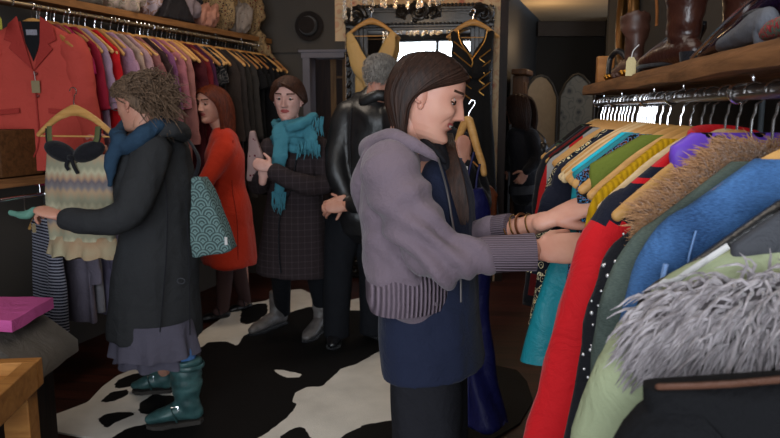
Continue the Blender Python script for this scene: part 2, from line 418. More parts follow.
blk2 = [[(flr(*p).x, flr(*p).y) for p in poly] for poly in BLK]
slit = [(flr(*p).x, flr(*p).y) for p in [(272,371),(283,372),(302,376),(300,379),(285,379),(279,376)]]
def build_rug():
    x0, x1 = min(p[0] for p in out2), max(p[0] for p in out2); y0, y1 = min(p[1] for p in out2), max(p[1] for p in out2)
    st = .02; nx = int((x1-x0)/st)+3; ny = int((y1-y0)/st)+3
    idx = {}; g = G(); hide = []
    def vid(i, j):
        if (i, j) not in idx:
            x, y = x0-st+i*st, y0-st+j*st; idx[(i, j)] = len(g.v)
            wob = .004*noise.noise(V((x*3, y*3, 1)))
            g.v.append(V((x, y, .011+wob)))
            k = 0
            for dx, dy in ((0, 0), (.012, 0), (-.012, 0), (0, .012), (0, -.012)):
                q = (x+dx, y+dy); b = any(inside(q, po) for po in blk2) and not inside(q, slit); k += b
            hide.append(k/5)
        return idx[(i, j)]
    for i in range(nx):
        for j in range(ny):
            c = (x0-st+(i+.5)*st, y0-st+(j+.5)*st)
            if inside(c, out2): g.f.append((vid(i, j), vid(i+1, j), vid(i+1, j+1), vid(i, j+1))); g.m.append(0)
    # pull the rim onto the outline, then give it thickness
    from collections import Counter
    ec = Counter(); 
    for f in g.f:
        for a, b in zip(f, f[1:]+f[:1]): ec[tuple(sorted((a, b)))] += 1
    rim = {v for e, c in ec.items() if c == 1 for v in e}
    segs = list(zip(out2, out2[1:]+out2[:1]))
    for k in rim:
        p = g.v[k]; best = None
        for a, b in segs:
            ax, ay = b[0]-a[0], b[1]-a[1]; t = max(0, min(1, ((p.x-a[0])*ax+(p.y-a[1])*ay)/(ax*ax+ay*ay))); q = (a[0]+ax*t, a[1]+ay*t)
            d = (q[0]-p.x)**2+(q[1]-p.y)**2
            if best is None or d < best[0]: best = (d, q)
        if best[0] < .0016: p.x, p.y = best[1]
    n = len(g.v); top = list(g.f); g.v += [V((p.x, p.y, .001)) for p in g.v]; g.f += [tuple(i+n for i in f)[::-1] for f in top]
    for f in top:
        for a, b in zip(f, f[1:]+f[:1]):
            if ec[tuple(sorted((a, b)))] == 1: g.f.append((b, a, a+n, b+n))
    g.m = [0]*len(g.f)
    o = obj('cowhide_rug', g, mat('cowhide', '#dbd6cc', .75, 'rug', col2='#060505', bump=.5, sheen=.0), auto=80, rc=False)
    at_ = o.data.attributes.new('hide', 'FLOAT', 'POINT'); at_.data.foreach_set('value', hide+hide)
    tag(o, 'black and cream cowhide rug spread over the dark wooden floor', 'rug')
build_rug()

# ---------------------------------------------------------------- mirror
m_fr = mat('mirror_frame_black', '#191512', .35, 'leather', col2='#241d18', scale=20, bump=.4)
M0, M1, MZ = .055, 1.275, 2.31
mr = thing('ornate_mirror', 'tall black ornately carved mirror leaning on the floral papered wall', 'mirror', onw((M0+M1)/2, 0, .06), AR)
fw = .19
g = G()
for d in (M0+fw/2, M1-fw/2):
    for i in range(3):
        g.prism([onw(d-fw/2+.035*i, .02, .03+.016*(i+1)), onw(d-fw/2+.035*i, MZ-.03, .03+.016*(i+1)), onw(d+fw/2-.035*i, MZ-.03, .03+.016*(i+1)), onw(d+fw/2-.035*i, .02, .03+.016*(i+1))], AX*(.016))
for z in (MZ-.12, .12):
    for i in range(3):
        g.prism([onw(M0, z-.095+.022*i, .03+.016*(i+1)), onw(M0, z+.095-.022*i, .03+.016*(i+1)), onw(M1, z+.095-.022*i, .03+.016*(i+1)), onw(M1, z-.095+.022*i, .03+.016*(i+1))], AX*(.016))
obj('frame', g, m_fr, mr, bev=.006, auto=30)
def scroll(cd, cz, s, mir=1):
    h = G()
    for k in range(2):
        path = []
        for i in range(26):
            a = i*.42; r = s*(1-i/28); path.append(onw(cd+mir*(r*math.cos(a+k*2.2)), cz+r*math.sin(a+k*2.2)*.9, .095+.01*math.sin(i)))
        h.tube(path, [(.016*s/.07)*(1-i/34) for i in range(26)], 7)
    for k in range(5):
        a = k*1.26; h.ell(onw(cd+mir*s*1.05*math.cos(a), cz+s*.95*math.sin(a), .09), (s*.28, .02, s*.2), 8, 6)
    return h
for cd, cz, s, mi in ((M0+.09, MZ-.10, .085, 1), (M1-.09, MZ-.10, .085, -1), ((M0+M1)/2, MZ-.07, .08, 1), ((M0+M1)/2-.13, MZ-.08, .05, 1), ((M0+M1)/2+.13, MZ-.08, .05, -1), (M0+.09, .12, .085, 1), (M1-.09, .12, .085, -1)):
    obj('carved_scroll', scroll(cd, cz, s, mi), m_fr, mr)
for side in (M0+.03, M1-.03):
    g = G()
    for k in range(22):
        z = .3+k*.085; g.ell(onw(side, z, .088), (.018, .016, .034), 8, 6, Matrix.Rotation(.5, 3, 'Y'))
    obj('carved_bead_moulding', g, m_fr, mr)
g = G()
for k in range(26):
    d = M0+.2+k*.033
    g.ell(onw(d, MZ-.165, .085), (.014, .012, .01), 7, 5)
obj('carved_bead_moulding', g, m_fr, mr); g = G()
for k in range(30):
    d = M0+.14+k*.033
    g.ell(onw(d, MZ-.02, .085), (.018, .012, .012), 7, 5)
obj('carved_bead_moulding', g, m_fr, mr)
g = G().prism([onw(M0+.1, .1, .04), onw(M0+.1, MZ-.1, .04), onw(M1-.1, MZ-.1, .04), onw(M1-.1, .1, .04)], AX*.008)
obj('mirror_glass', g, mat('silvered_glass', (.86, .87, .87), .015, None, metal=1), mr, smooth=False)

# ---------------------------------------------------------------- chandelier
ch = thing('crystal_chandelier', 'brass chandelier hung with clear crystal drops in front of the mirror', 'chandelier', (.08, 5.0, 2.9))
m_br = mat('brass', '#a8752c', .3, 'flat', metal=1); m_cry = mat('crystal', (.95, .9, .82), .05, None)
m_cry.node_tree.nodes['Principled BSDF'].inputs['Transmission Weight'].default_value = .75
g = G(); cx, cy = .08, 5.0
g.tube([(cx, cy, 2.9), (cx, cy, 2.3)], .012, 8); g.ell((cx, cy, 2.32), (.03, .03, .05)); g.ell((cx, cy, 2.87), (.06, .06, .03))
for rr, z in ((.40, 2.32), (.26, 2.27), (.14, 2.22)):
    g.tube([(cx+rr*math.cos(a*.2618), cy+rr*.7*math.sin(a*.2618), z) for a in range(24)], .008, 6, closed=True)
    for a in range(4): g.tube([(cx, cy, z+.08), (cx+rr*math.cos(a*1.57+.4), cy+rr*.7*math.sin(a*1.57+.4), z)], .004, 5)
obj('brass_frame', g, m_br, ch)
def drop(p, L, w=.008):
    h = G(); z = 0
    while z < L:
        h.lathe((p[0], p[1], p[2]-z-.03), [(.001, -.016), (w, 0), (w*.6, .01), (.001, .014)], 6); z += .03
    h.ell((p[0], p[1], p[2]-z-.012), (.013, .013, .017), 8, 6)
    return h
k = 0
for rr, z, n, L in ((.40, 2.31, 26, .06), (.26, 2.26, 18, .06), (.14, 2.21, 10, .03)):
    for i in range(n):
        a = 2*math.pi*i/n; LL = L + (.13 if (rr == .40 and 11 <= i <= 14) else 0)
        obj('crystal_drop', drop((cx+rr*math.cos(a), cy+rr*.7*math.sin(a), z), LL), m_cry, ch, auto=20)

# ---------------------------------------------------------------- hat on the wall, screens, frame, cabinet
hp = at(309, 26, 6.03); ht = thing('felt_hat', 'round dark brown felt hat hung on the wall above the doorway', 'hat', hp, AR)
m_hat = mat('hat_felt', '#211a17', .9, sheen=.2)
axn = (-AX.x, -AX.y, 0)
obj('brim', G().lathe(hp, [(.012, .0), (.10, .004), (.118, .012), (.122, .008), (.112, -.004), (.01, -.006)], 32, ax=axn), m_hat, ht)
obj('crown', G().lathe(hp, [(.078, .0), (.076, .05), (.068, .085), (.04, .092), (.015, .082)], 28, ax=axn), m_hat, ht)
obj('hat_band', G().lathe(hp, [(.079, .006), (.0805, .008), (.0800, .03), (.078, .031)], 28, ax=axn), mat('hat_band', '#0f0d0c', .5), ht)

def screen_panel(pl, pr, v0, v1, ztop, m, name, label):
    a = at(pl, 150, v0); b = at(pr, 150, v1); a.z = 0; b.z = 0; d = b-a; w_ = d.length; d.normalize()
    n = V((-d.y, d.x, 0)); t = thing(name, label, 'screen', (a+b)/2)
    prof = [(0, .03), (w_, .03), (w_, ztop-.2), (w_-.03, ztop-.14), (w_-.06, ztop-.08), (w_-.12, ztop-.02), (w_/2, ztop), (.12, ztop-.02), (.06, ztop-.08), (.03, ztop-.14), (0, ztop-.2)]
    obj('panel', G().prism([a+d*x+V((0, 0, z)) for x, z in prof], n*.03), m, t, bev=.005, auto=30)
    g = G().tube([a+d*x+V((0, 0, z))-n*.002 for x, z in prof], .012, 6, closed=True); obj('edge_piping', g, mat('screen_edge', '#3a352e', .7), t)
    for x in (.04, w_-.04): obj('foot', G().box(a+d*x+n*.015+V((0, 0, .015)), (.04, .04, .03)), m_dwood, t)
m_cream = mat('screen_cream', '#8f7a60', .85, 'flat'); m_toile = mat('screen_toile', '#7b7b76', .9, 'floral', col2='#4c4f52', scale=9, col3='#6a6b69', bump=0)
screen_panel(522, 555, 6.6, 6.75, 1.77, m_cream, 'folding_screen', 'plain tan screen panel with an arched top in the back room')
screen_panel(558, 592, 6.72, 6.5, 1.78, m_toile, 'folding_screen', 'grey toile-patterned screen panel with an arched top behind the right rack')
# cabinet at the back
cp = V((bl(6.62)+.062, 6.62, 0)); cb = thing('wooden_cabinet', 'carved brown wooden cabinet in the gloom of the back room', 'cabinet', (cp.x, cp.y, 0), LR)
m_cab = mat('cabinet_wood', '#5a3a20', .5, 'woodz', col2='#3a2413')
obj('carcass', G().box((0, 0, .88), (.10, .36, 1.76)), m_cab, cb, local=True, bev=.01, auto=30)
for s in (-1, 1):
    g = G().box((.056, s*.088, .9), (.016, .16, 1.6)); obj('door', g, m_cab, cb, local=True, bev=.006, auto=30)
g = G().box((.01, 0, 1.79), (.14, .42, .05)); obj('cornice', g, m_cab, cb, local=True, bev=.01, auto=30)
# gilt oval frame on right wall
p = at(615, 8, 4.3); p = rail(.785, 4.0, 1.94)
t = thing('gilt_oval_frame', 'gilt oval picture frame high on the wall at the far end of the right shelf', 'frame', p)
def ovalpt(a, r1, r2, o=0): return p + AX*(r1*math.cos(a)) + V((0, 0, r2*math.sin(a))) - PX*o
m_gilt = mat('gilt', '#7a5226', .35, 'flat', metal=.6)
g = G().tube([ovalpt(i*.2618, .17, .24, .02) for i in range(24)], .03, 10, closed=True); obj('moulding', g, m_gilt, t)
g = G().tube([ovalpt(i*.2618, .12, .19, .03) for i in range(24)], .012, 8, closed=True); obj('inner_bead', g, m_gilt, t)
obj('picture', G().prism([ovalpt(i*.2618, .12, .19, .008) for i in range(24)], PX*.006), mat('old_print', '#231c16', .5, 'flat'), t, smooth=False)

# ---------------------------------------------------------------- hangers, garments
m_hw = mat('hanger_wood', '#c99a5e', .42, 'woodx', col2='#b07f45', scale=16, bump=.1)
m_hwp = mat('hanger_wood_pale', '#d9bd92', .42, 'woodx', col2='#c5a271', scale=16, bump=.1)
m_hwd = mat('hanger_wood_dark', '#ab7440', .42, 'woodx', col2='#8a5628', scale=16, bump=.1)
m_chr = mat('chrome', (.8, .8, .82), .18, None, metal=1)
APEX = -.088
def hanger_geo(hw=.205, drop=.118, thick=.009):
    pts = [(-hw, 0, APEX-drop), (-hw*.8, 0, APEX-drop*.72), (-hw*.5, 0, APEX-drop*.33), (-hw*.2, 0, APEX-.008), (0, 0, APEX+.002), (hw*.2, 0, APEX-.008), (hw*.5, 0, APEX-drop*.33), (hw*.8, 0, APEX-drop*.72), (hw, 0, APEX-drop)]
    rr = [(.011, thick), (.013, thick*1.2), (.016, thick), (.021, thick), (.026, thick), (.021, thick), (.016, thick), (.013, thick*1.2), (.011, thick)]
    wood = G().tube(pts, [(b, a) for b, a in rr], 10, up=(0, 1, 0), sub=3, rnd=True)
    hk = G(); path = [(0, 0, APEX+.02), (0, 0, APEX+.045), (.004, 0, APEX+.055)]
    r = .0175
    for i in range(12):
        a = -1.25 + i*.40; path.append((r*math.cos(a), 0, r*math.sin(a)-.002))
    hk.tube(path, .0024, 6, sub=2)
    return wood, hk
HB = [hanger_geo(), hanger_geo(.21, .125, .006), hanger_geo(.2, .11, .012)]
def deep(g, dz):
    h = G(); h.v = [V((p.x*.8, p.y, p.z-dz)) for p in g.v]; h.f = g.f; h.m = g.m; return h
_w, _h = hanger_geo(.2, .11, .01); HBx = (deep(_w, .05), (lambda k: (k.tube([(0, 0, APEX+.045), (0, 0, APEX-.04)], .0019, 6), k)[1])(_h))
_w, _h = hanger_geo(.19, .02, .008); HB.append((deep(_w, .16), (lambda k: (k.tube([(0, 0, APEX+.045), (0, 0, APEX-.14)], .0019, 6), k)[1])(_h))); HB.append(HBx)
barg = G().tube([(-.19, 0, APEX-.116), (.19, 0, APEX-.116)], .004, 7)
HP = {}
def hanger(loc, rz, label, group, wood=None, kind=0, bar=False, ang=0):
    wood = wood or m_hw
    key = (wood.name, kind, bar)
    t = thing('clothes_hanger', label, 'hanger', loc, rz, group)
    if key not in HP:
        a = obj('hanger_arms', HB[kind][0], wood, t, local=True); b = obj('hook', HB[kind][1], m_chr, t, local=True)
        c = obj('trouser_bar', barg, wood, t, local=True) if bar else None
        HP[key] = (a, b, c)
    else:
        for q in HP[key]:
            if q is None: continue
            o = q.copy(); C.objects.link(o); o.parent = t
    return t

def gar_geo(W=.2, L=.62, T=.022, T2=None, flare=.0, neck=.080, slope=.80, folds=.008, k=34, seed=0, wob=.0, n=44, vneck=0, topz=None, rows=18, ns=6):
    """hanging garment body in hanger space: x across, y thickness, z down from the rail"""
    g = G(); rings = []; T2 = T2 or T*1.5
    z0 = (APEX + .004) if topz is None else topz
    def ring(w_, z, th, amp):
        rg = []
        for j in range(n):
            a = 2*math.pi*j/n; cx_, sy = math.cos(a), math.sin(a)
            x = w_*math.copysign(abs(cx_)**.75, cx_)
            y = th*math.copysign(abs(sy)**.6, sy)
            f = amp*(math.sin(k*x+seed*1.7+z*2) + .6*math.sin(k*1.9*x+seed*.9+1.3))
            y += f + wob*noise.noise(V((x*5, z*4, seed)))*2
            zz = z - slope*0 
            if vneck and sy < 0 and abs(x) < neck+.03 and z > z0-vneck: zz = max(z0-vneck, z - (vneck)*(1-abs(x)/(neck+.03)))
            rg.append(V((x, y, zz)))
        return rg
    for i in range(ns+1):
        t = i/ns; w_ = neck + (W-neck)*t; z = z0 - slope*(w_-neck)*1.0 - .0
        rings.append(ring(w_, z, T*(.75+.25*t), 0))
    zs = rings[-1][0].z
    for i in range(1, rows+1):
        t = i/rows; w_ = W + flare*t + .006*math.sin(seed+5*t) - .012*math.sin(math.pi*min(1, t*2)); th = T + (T2-T)*t
        rings.append(ring(w_, zs-(L)*t, th, folds*min(1, t*1.4)))
    g.loft(rings); return g, zs
def sleeve_geo(side, W, zs, L, out=.06, r0=.055, r1=.042, th=.028, back=0, seed=0):
    W = W+.012-r0*.8; p = [(side*(W-.03), 0, zs-.01), (side*(W+.0), 0, zs-.045), (side*(W+.010+out*.15), back*.2, zs-.12), (side*(W+out*.55), back*.6, zs-L*.55), (side*(W+out), back, zs-L)]
    r = [(r0*.8, th), (r0, th*1.1), (r0, th*1.1), ((r0+r1)/2, th), (r1, th*.9)]
    g = G().tube(p, r, 18, up=(0, 1, 0), sub=5)
    for q in g.v:
        q += V((0, .004*math.sin(q.z*60+seed)+.006*noise.noise(V((q.x*12, q.z*14, seed))), 0))*1
        q.x += side*.005*noise.noise(V((seed, q.z*18, q.y*20)))
    return g
def collar_geo(r=.07, h=.04, z=APEX+.03, th=.012, y=-.005):
    g = G(); path = []
    for i in range(17):
        a = -math.pi*.5 + (i/16-.5)*2*math.pi*.86 + math.pi
        path.append((r*math.cos(a), .045*math.sin(a)+y, z-.012*math.sin(a)*-1))
    g.tube(path, [(th, h)]*17, 8, up=(0, 0, 1)); return g
GB = {}
def garment(loc, rz, name, label, cat, m, W=.2, L=.62, sleeve=None, group=None, collar=None, seed=0, scol=None, face=1, sl={}, wood=None, hk=0, hl=None, hg=None, bar=False, **k):
    """a garment and its hanger, both hooked on a rail at loc"""
    t = thing(name, label, cat, loc, rz, group)
    g, zs = gar_geo(W=W, L=L, seed=seed, **k)
    obj('bodice', g, m, t, local=True, auto=80)
    if sleeve:
        Ls = {'short': .17, 'mid': .34, 'long': .56}[sleeve] if isinstance(sleeve, str) else sleeve
        for s in (-1, 1): obj('sleeve', sleeve_geo(s, W, zs, Ls, seed=seed+s, th=max(.02, k.get('T', .022)*1.1), **sl), scol or m, t, local=True, auto=80)
    if collar:
        obj('collar', collar_geo(), collar, t, local=True, auto=80)
    hanger(loc, rz, hl or ('wooden hanger carrying the ' + ' '.join(label.split(',')[0].split(' on the ')[0].split(' hanging ')[0].split(' between ')[0].split()[:11])), hg, wood, hk, bar)
    return t
# ---------------------------------------------------------------- right rack
m_shelf = mat('rustic_shelf_wood', '#8a5e3a', .7, 'woody', col2='#5a3a20', scale=22, bump=.6)
RZ = 1.478; RX = .424
sh = thing('wall_shelf', 'rough brown plank shelf with a metal clothes rail slung under it, right wall', 'shelf', rail(.6, 1.7, 1.5), AR)
g = G(); n = 34; pl = []
for i in range(n+1):
    v = .15 + (2.78-.15)*i/n; w1 = .005*noise.noise(V((v*5, 1, 0))); w2 = .005*noise.noise(V((v*4, 7, 0))); w3 = .004*noise.noise(V((v*9, 3, 0)))
    r_ = [rail(.374+w3, v, 1.508+w2), rail(.372+w3, v, 1.522), rail(.376+w3, v, 1.543+w1), rail(.5, v, 1.543), rail(.795, v, 1.543), rail(.795, v, 1.508), rail(.5, v, 1.508)]
    pl.append(r_)
g.loft(pl); obj('plank', g, m_shelf, sh, auto=35)
rl = G().tube([rail(RX, .2, RZ), rail(RX, 2.76, RZ)], .0125, 12); obj('rail', rl, mat('rail_steel', '#6b6662', .35, 'flat', metal=.8), sh)
for v in (.62, 1.2, 1.62, 1.9, 2.35, 2.7):
    g = G().tube([rail(RX+.02, v, 1.508), rail(RX+.018, v, 1.495), rail(RX-.014, v+.004, RZ+.010), rail(RX-.015, v+.004, RZ-.006), rail(RX, v+.004, RZ-.0165), rail(RX+.016, v+.004, RZ)], .0035, 7, sub=3, rnd=True); obj('rail_hook', g, m_chr, sh)

RB = V((0, 0, 0))
def rr(v, dz=0): return rail(RX, v, RZ+dz)
HG = 'bare wooden hangers on the right rail'
def rg(v, name, label, cat, m, ang=0, **k): return garment(rr(v), AR+R(ang), name, label, cat, m, **k)
def c_(*a, **k): return mat(*a, **k)
m_sage = c_('sage_canvas', '#a0a886', .85, scale=14); m_sage2 = c_('sage_seam', '#6c7357', .9)
m_blk = c_('black_cloth', '#14141a', .8, scale=14, sheen=.1); m_nvy = c_('navy_cloth', '#151827', .85, scale=14, sheen=.05)
m_denim = c_('blue_denim', '#1c3558', .9, 'denim', col2='#446a9a', scale=24); m_denimd = c_('worn_green_denim', '#39423f', .9, 'denim', col2='#59645c', scale=24)
m_denimp = c_('pale_denim', '#5f7fae', .9, 'denim', col2='#84a0cc', scale=24)
m_red = c_('scarlet_wool', '#c3131b', .8, scale=10, bump=.15, sheen=.08); m_mus = c_('mustard_rib', '#b58a08', .9, 'ribz', col2='#9a7506', scale=620, bump=.35)
m_olv = c_('olive_jersey', '#66712a', .85, scale=9); m_teal = c_('teal_satin', '#1e7f8a', .45, scale=5); m_turq = c_('turquoise_lining', '#20b4cc', .6, scale=8)
m_spk = c_('speckle_print', '#14100f', .8, 'speckle', col2='#2f7eae', col3='#7a3a2a', scale=130, bump=0)
m_flo = c_('navy_blossom_print', '#10131f', .85, 'floral', col2='#b08a4a', scale=46, bump=0, col3='#d8c9a0')
m_fur = c_('brown_fur', '#bd9068', .9, 'hair', col2='#8a6240', scale=30, sheen=.3); m_furg = c_('grey_fur', '#aaa2a4', .8, 'hair', col2='#6a6264', scale=14, sheen=.3)
m_furgd = c_('grey_fur_base', '#4d4748', .95); m_wht = c_('white_trim', '#c9c6c4', .8); m_lth = c_('black_leather', '#121214', .3, 'leather', col2='#1d1d20', scale=30, bump=.5)
m_gry = c_('charcoal_padding', '#3a3b40', .6, scale=18); m_prp = c_('violet_dotted', '#6f48bd', .4, 'dots', col2='#0d0a14', scale=26, thr=.42, bump=0)
m_stone = c_('rhinestone', (.95, .93, .95), .05, None, metal=.6)
# near black coat
t = thing('black_coat', 'black coat with a tan edge along its shoulder, nearest on the right rail', 'coat', rr(.56), AR+R(-5))
g, zs = gar_geo(W=.275, L=.8, T=.035, T2=.06, slope=.16, topz=-.246, neck=.06, folds=.014, k=15, seed=3, flare=.03)
m_nblk = c_('near_black_wool', '#0b0b0e', .9, scale=14)
obj('bodice', g, m_nblk, t, local=True, auto=60)
e = G().tube([(-.262, -.012, -.277), (-.2, -.018, -.266), (-.06, -.018, -.242), (.1, -.018, -.246)], (.003, .005), 8, sub=3, rnd=True); obj('tan_edging', e, c_('tan_leather', '#54372a', .6), t, local=True)
obj('sleeve', sleeve_geo(-1, .275, -.30, .5, out=.09, th=.035), m_nblk, t, local=True)
e = G()
for i in range(5): e.box((-.335+.002*i, -.055-.003*i, -.40-.05*i), (.03, .006, .012))
obj('sleeve_tab', e, m_lth, t, local=True)
hanger(rr(.56), AR+R(-5), 'wooden hanger under the black coat nearest the front of the right rail', None, None, 3)
# sage parka with shaggy collar
t = thing('sage_parka', 'pale sage green parka with a shaggy grey fur collar on the right rail', 'coat', rr(.74), AR+R(-4))
g, zs = gar_geo(W=.25, L=.85, T=.038, T2=.06, slope=.45, topz=-.195, neck=.08, folds=.014, k=16, seed=5, flare=.05)
obj('bodice', g, m_sage, t, local=True, auto=60)
for s in (-1, 1):
    sl_ = obj('sleeve', sleeve_geo(s, .25, zs, .62, out=.13, r0=.075, r1=.055, th=.042), m_sage, t, local=True)
    st = G()
    for dx in (0, .016): st.tube([(s*(.215+dx), -.043, zs+.02), (s*(.205+dx), -.050, zs-.05), (s*(.195+dx), -.052, zs-.14), (s*(.2+dx), -.052, zs-.24)], .0016, 5, sub=3)
    for dz in (0, .022): st.tube([(s*.205, -.052, zs-.11-dz), (s*.26, -.056, zs-.15-dz), (s*.325, -.046, zs-.22-dz)], .0016, 5, sub=3)
    obj('seam', st, m_sage2, t, local=True)
hd = G().ell((-.115, .035, -.240), (.12, .040, .055), 24, 14, Matrix.Rotation(-.25, 3, 'Y')); obj('hood', hd, m_sage, t, local=True)
fb = remesh(G().ell((-.165, -.035, -.262), (.085, .04, .050), 20, 12, Matrix.Rotation(-.15, 3, 'Y')).ell((-.08, -.03, -.262), (.09, .045, .058)), .01, 4)
fo = G(); merge(fo, fb, 0); rnd = random.Random(5)
fvn = []
cen = V((-.14, -.02, -.285))
for i in range(3000):
    p = fb.v[rnd.randrange(len(fb.v))].copy(); nn = (p-cen).normalized()
    L = rnd.uniform(.032, .066); d = (nn*.6 + V((-.45+rnd.uniform(-.5, .5), -.15, -.45+rnd.uniform(-.35, .5)))).normalized(); q = [p-nn*.006]; dd = d.copy()
    ph = rnd.uniform(0, 6.28); sd = V((rnd.uniform(-1, 1), rnd.uniform(-1, 1), rnd.uniform(-1, 1)))
    for k in range(1, 6):
        dd = (dd + sd*.62*math.sin(k*1.5+ph) + V((-.08, 0, -.28))).normalized(); q.append(q[-1]+dd*(L/5))
    fo.tube(q, [.0022, .0024, .0022, .0018, .0012, .0003], 4, mi=1)
obj('fur_collar', fo, [m_furgd, m_furg], t, local=True, rc=False)
hanger(rr(.74), AR+R(-4), 'wooden hanger carrying the sage green parka', None, None, 3)
# black leather with white edge
t = rg(.81, 'leather_jacket', 'black leather jacket with a white seam, between the parka and the denim', 'jacket', m_lth, ang=2, W=.215, sleeve='long', T=.02, L=.6, seed=11, topz=APEX-.045, hk=4)
g = G().tube([(-.145, -.032, APEX-.095), (-.20, -.036, APEX-.135), (-.225, -.036, APEX-.16), (-.245, -.034, APEX-.35), (-.26, -.034, APEX-.6)], (.004, .002), 8, up=(0, 1, 0), sub=4); obj('white_seam', g, m_wht, t, local=True)
rg(.775, 'padded_jacket', 'charcoal padded jacket tucked behind the fur-collared parka', 'jacket', m_gry, W=.14, L=.5, T=.014, seed=2, topz=APEX-.045, hk=4)
# denim
t = rg(.90, 'denim_jacket', 'mid blue denim jacket with pale worn seams on the right rail', 'jacket', m_denim, ang=8, W=.195, sleeve='long', T=.024, L=.55, collar=None, topz=APEX-.002, slope=.75, seed=4, sl=dict(out=.09, r0=.062))
g = G().tube([(-.165, -.032, APEX-.09), (-.175, -.036, APEX-.14), (-.168, -.038, APEX-.20)], .0014, 6, sub=3)
g.tube([(-.205, -.044, APEX-.13), (-.24, -.042, APEX-.35), (-.27, -.036, APEX-.62)], .0035, 6, sub=3); obj('pale_seam', g, m_denimp, t, local=True)
t = rg(.985, 'green_denim_jacket', 'worn grey-green denim jacket between the blue denim and the sparkly top', 'jacket', m_denimd, ang=8, W=.21, sleeve='long', T=.02, L=.58, collar=None, topz=APEX-.012, hk=4, seed=6, sl=dict(out=.10, r0=.06))
m_stitch = c_('tan_stitch', '#8d7550', .8)
g = G().tube([(-.17, -.036, APEX-.11), (-.18, -.042, APEX-.15), (-.175, -.044, APEX-.20)], .0016, 5, sub=3); obj('stitching', g, m_stitch, t, local=True)
# brown fur gilet
t = thing('fur_gilet', 'fluffy light brown fur gilet with a cream lining on the right rail', 'gilet', rr(1.05), AR+R(14))
g, zs = gar_geo(W=.19, L=.40, T=.03, slope=.75, neck=.07, seed=9, topz=APEX-.0); obj('bodice', g, m_fur, t, local=True)
fo = G(); rnd = random.Random(9)
vv = [p for p in g.v if p.y < .03 and p.z > -.38]
for i in range(13000):
    a = vv[rnd.randrange(len(vv))]; p = a + V((rnd.uniform(-.012, .012), 0, rnd.uniform(-.012, .012)))
    nn = V((p.x*1.5, p.y*14, .5)).normalized(); d = (nn*.8+V((-.45, 0, -.3))+V((rnd.uniform(-.4, .4), rnd.uniform(-.4, .4), rnd.uniform(-.4, .4)))).normalized()
    L = rnd.uniform(.014, .03); fo.tube([p-nn*.003, p+d*L*.5, p+d*L+V((-.003, 0, -.004))], [.0013, .0009, .0002], 3)
obj('fur_pile', fo, m_fur, t, local=True, rc=False)
g = G().tube([(-.15, -.045, APEX-.11), (-.185, -.052, APEX-.125), (-.20, -.052, APEX-.15), (-.2, -.05, APEX-.22)], (.005, .003), 8, up=(0, 1, 0), sub=3); obj('lining_edge', g, c_('cream_lining', '#b5ab9c', .8), t, local=True)
hanger(rr(1.05), AR+R(14), 'wooden hanger carrying the light brown fur gilet', None, None, 4)
# sparkly
t = rg(1.135, 'sparkly_top', 'black top scattered with silver rhinestones on the right rail', 'top', m_blk, ang=12, W=.21, sleeve='long', T=.018, L=.6, seed=12, topz=APEX-.045, hk=4, sl=dict(out=.10, r0=.055))
rnd = random.Random(3); g = G(); _b, _zs = gar_geo(W=.21, L=.6, T=.018, seed=12, topz=APEX-.045); _s = sleeve_geo(-1, .21, _zs, .56, seed=11, th=.02, out=.10, r0=.055)
_v = [p for p in _s.v if p.y < -.006 and p.z > _zs-.45] * 3 + [p for p in _b.v if p.y < 0 and p.x < -.08 and p.z > -.34]
for i in range(130):
    p = _v[rnd.randrange(len(_v))]; r_ = rnd.uniform(.0016, .0038)
    g.ell((p.x+rnd.uniform(-.006, .006), p.y-.001, p.z+rnd.uniform(-.012, .012)), (r_, r_, r_), 6, 4)
obj('rhinestone_scatter', g, m_stone, t, local=True)['kind'] = 'stuff'
rg(1.20, 'violet_blouse', 'shiny violet blouse with large black dots on the right rail', 'blouse', m_prp, ang=14, W=.115, L=.3, T=.02, seed=1, topz=APEX+.022, slope=.66)
# red coat with navy panels
t = thing('red_jacket', 'bright red jacket with navy shoulder panels on the right rail', 'jacket', rr(1.26), AR+R(15))
g, zs = gar_geo(W=.212, L=.75, T=.024, T2=.05, seed=8, flare=.04, folds=.012, k=18, n=160, rows=30, ns=22)
def redp(c):
    zb = lambda w_: zs+.8*(.212-w_)
    if c.x < -.06 and zb(.156) < c.z < zb(.136): return 1
    if c.x < -.08 and zs-.012 < c.z < zb(.172): return 1
paint(g, redp); obj('bodice', g, [m_red, m_nvy], t, local=True)
for s in (-1, 1):
    g = sleeve_geo(s, .215, zs, .66, out=.175, r0=.062, r1=.055, th=.036); paint(g, lambda c: 1 if c.z > zs-.035 else None); obj('sleeve', g, [m_red, m_nvy], t, local=True)
obj('collar', collar_geo(r=.062, h=.016, z=APEX+.006, th=.008), m_red, t, local=True)
hanger(rr(1.26), AR+R(15), 'wooden hanger carrying the red and navy jacket', None, m_hwp, 0)
hanger(rr(1.345), AR+R(16), 'long bare wooden hanger between the red jacket and the mustard knit', None, m_hwp, 1)
rg(1.40, 'mustard_cardigan', 'mustard ribbed cardigan on the right rail beside the hand', 'cardigan', m_mus, ang=14, W=.198, L=.26, T=.02, seed=3, flare=.03, sleeve=.30, sl=dict(out=.06))
hanger(rr(1.475), AR+R(12), 'bare wooden hanger between the mustard cardigan and the olive top', None, m_hw, 0)
rg(1.55, 'olive_top', 'draped olive green jersey top on the right rail', 'top', m_olv, ang=2, W=.19, L=.45, T=.03, seed=14, folds=.012, k=30, slope=.6, topz=APEX+.006)
rg(1.66, 'speckled_dress', 'black dress speckled with blue and brown between olive and teal', 'dress', m_spk, W=.205, L=.42, T=.018, seed=15, flare=.03)
rg(1.73, 'teal_dress', 'long teal satin dress flaring below the reaching hands', 'dress', m_teal, W=.205, L=.50, T=.022, T2=.05, seed=16, flare=.11, folds=.02, k=22)
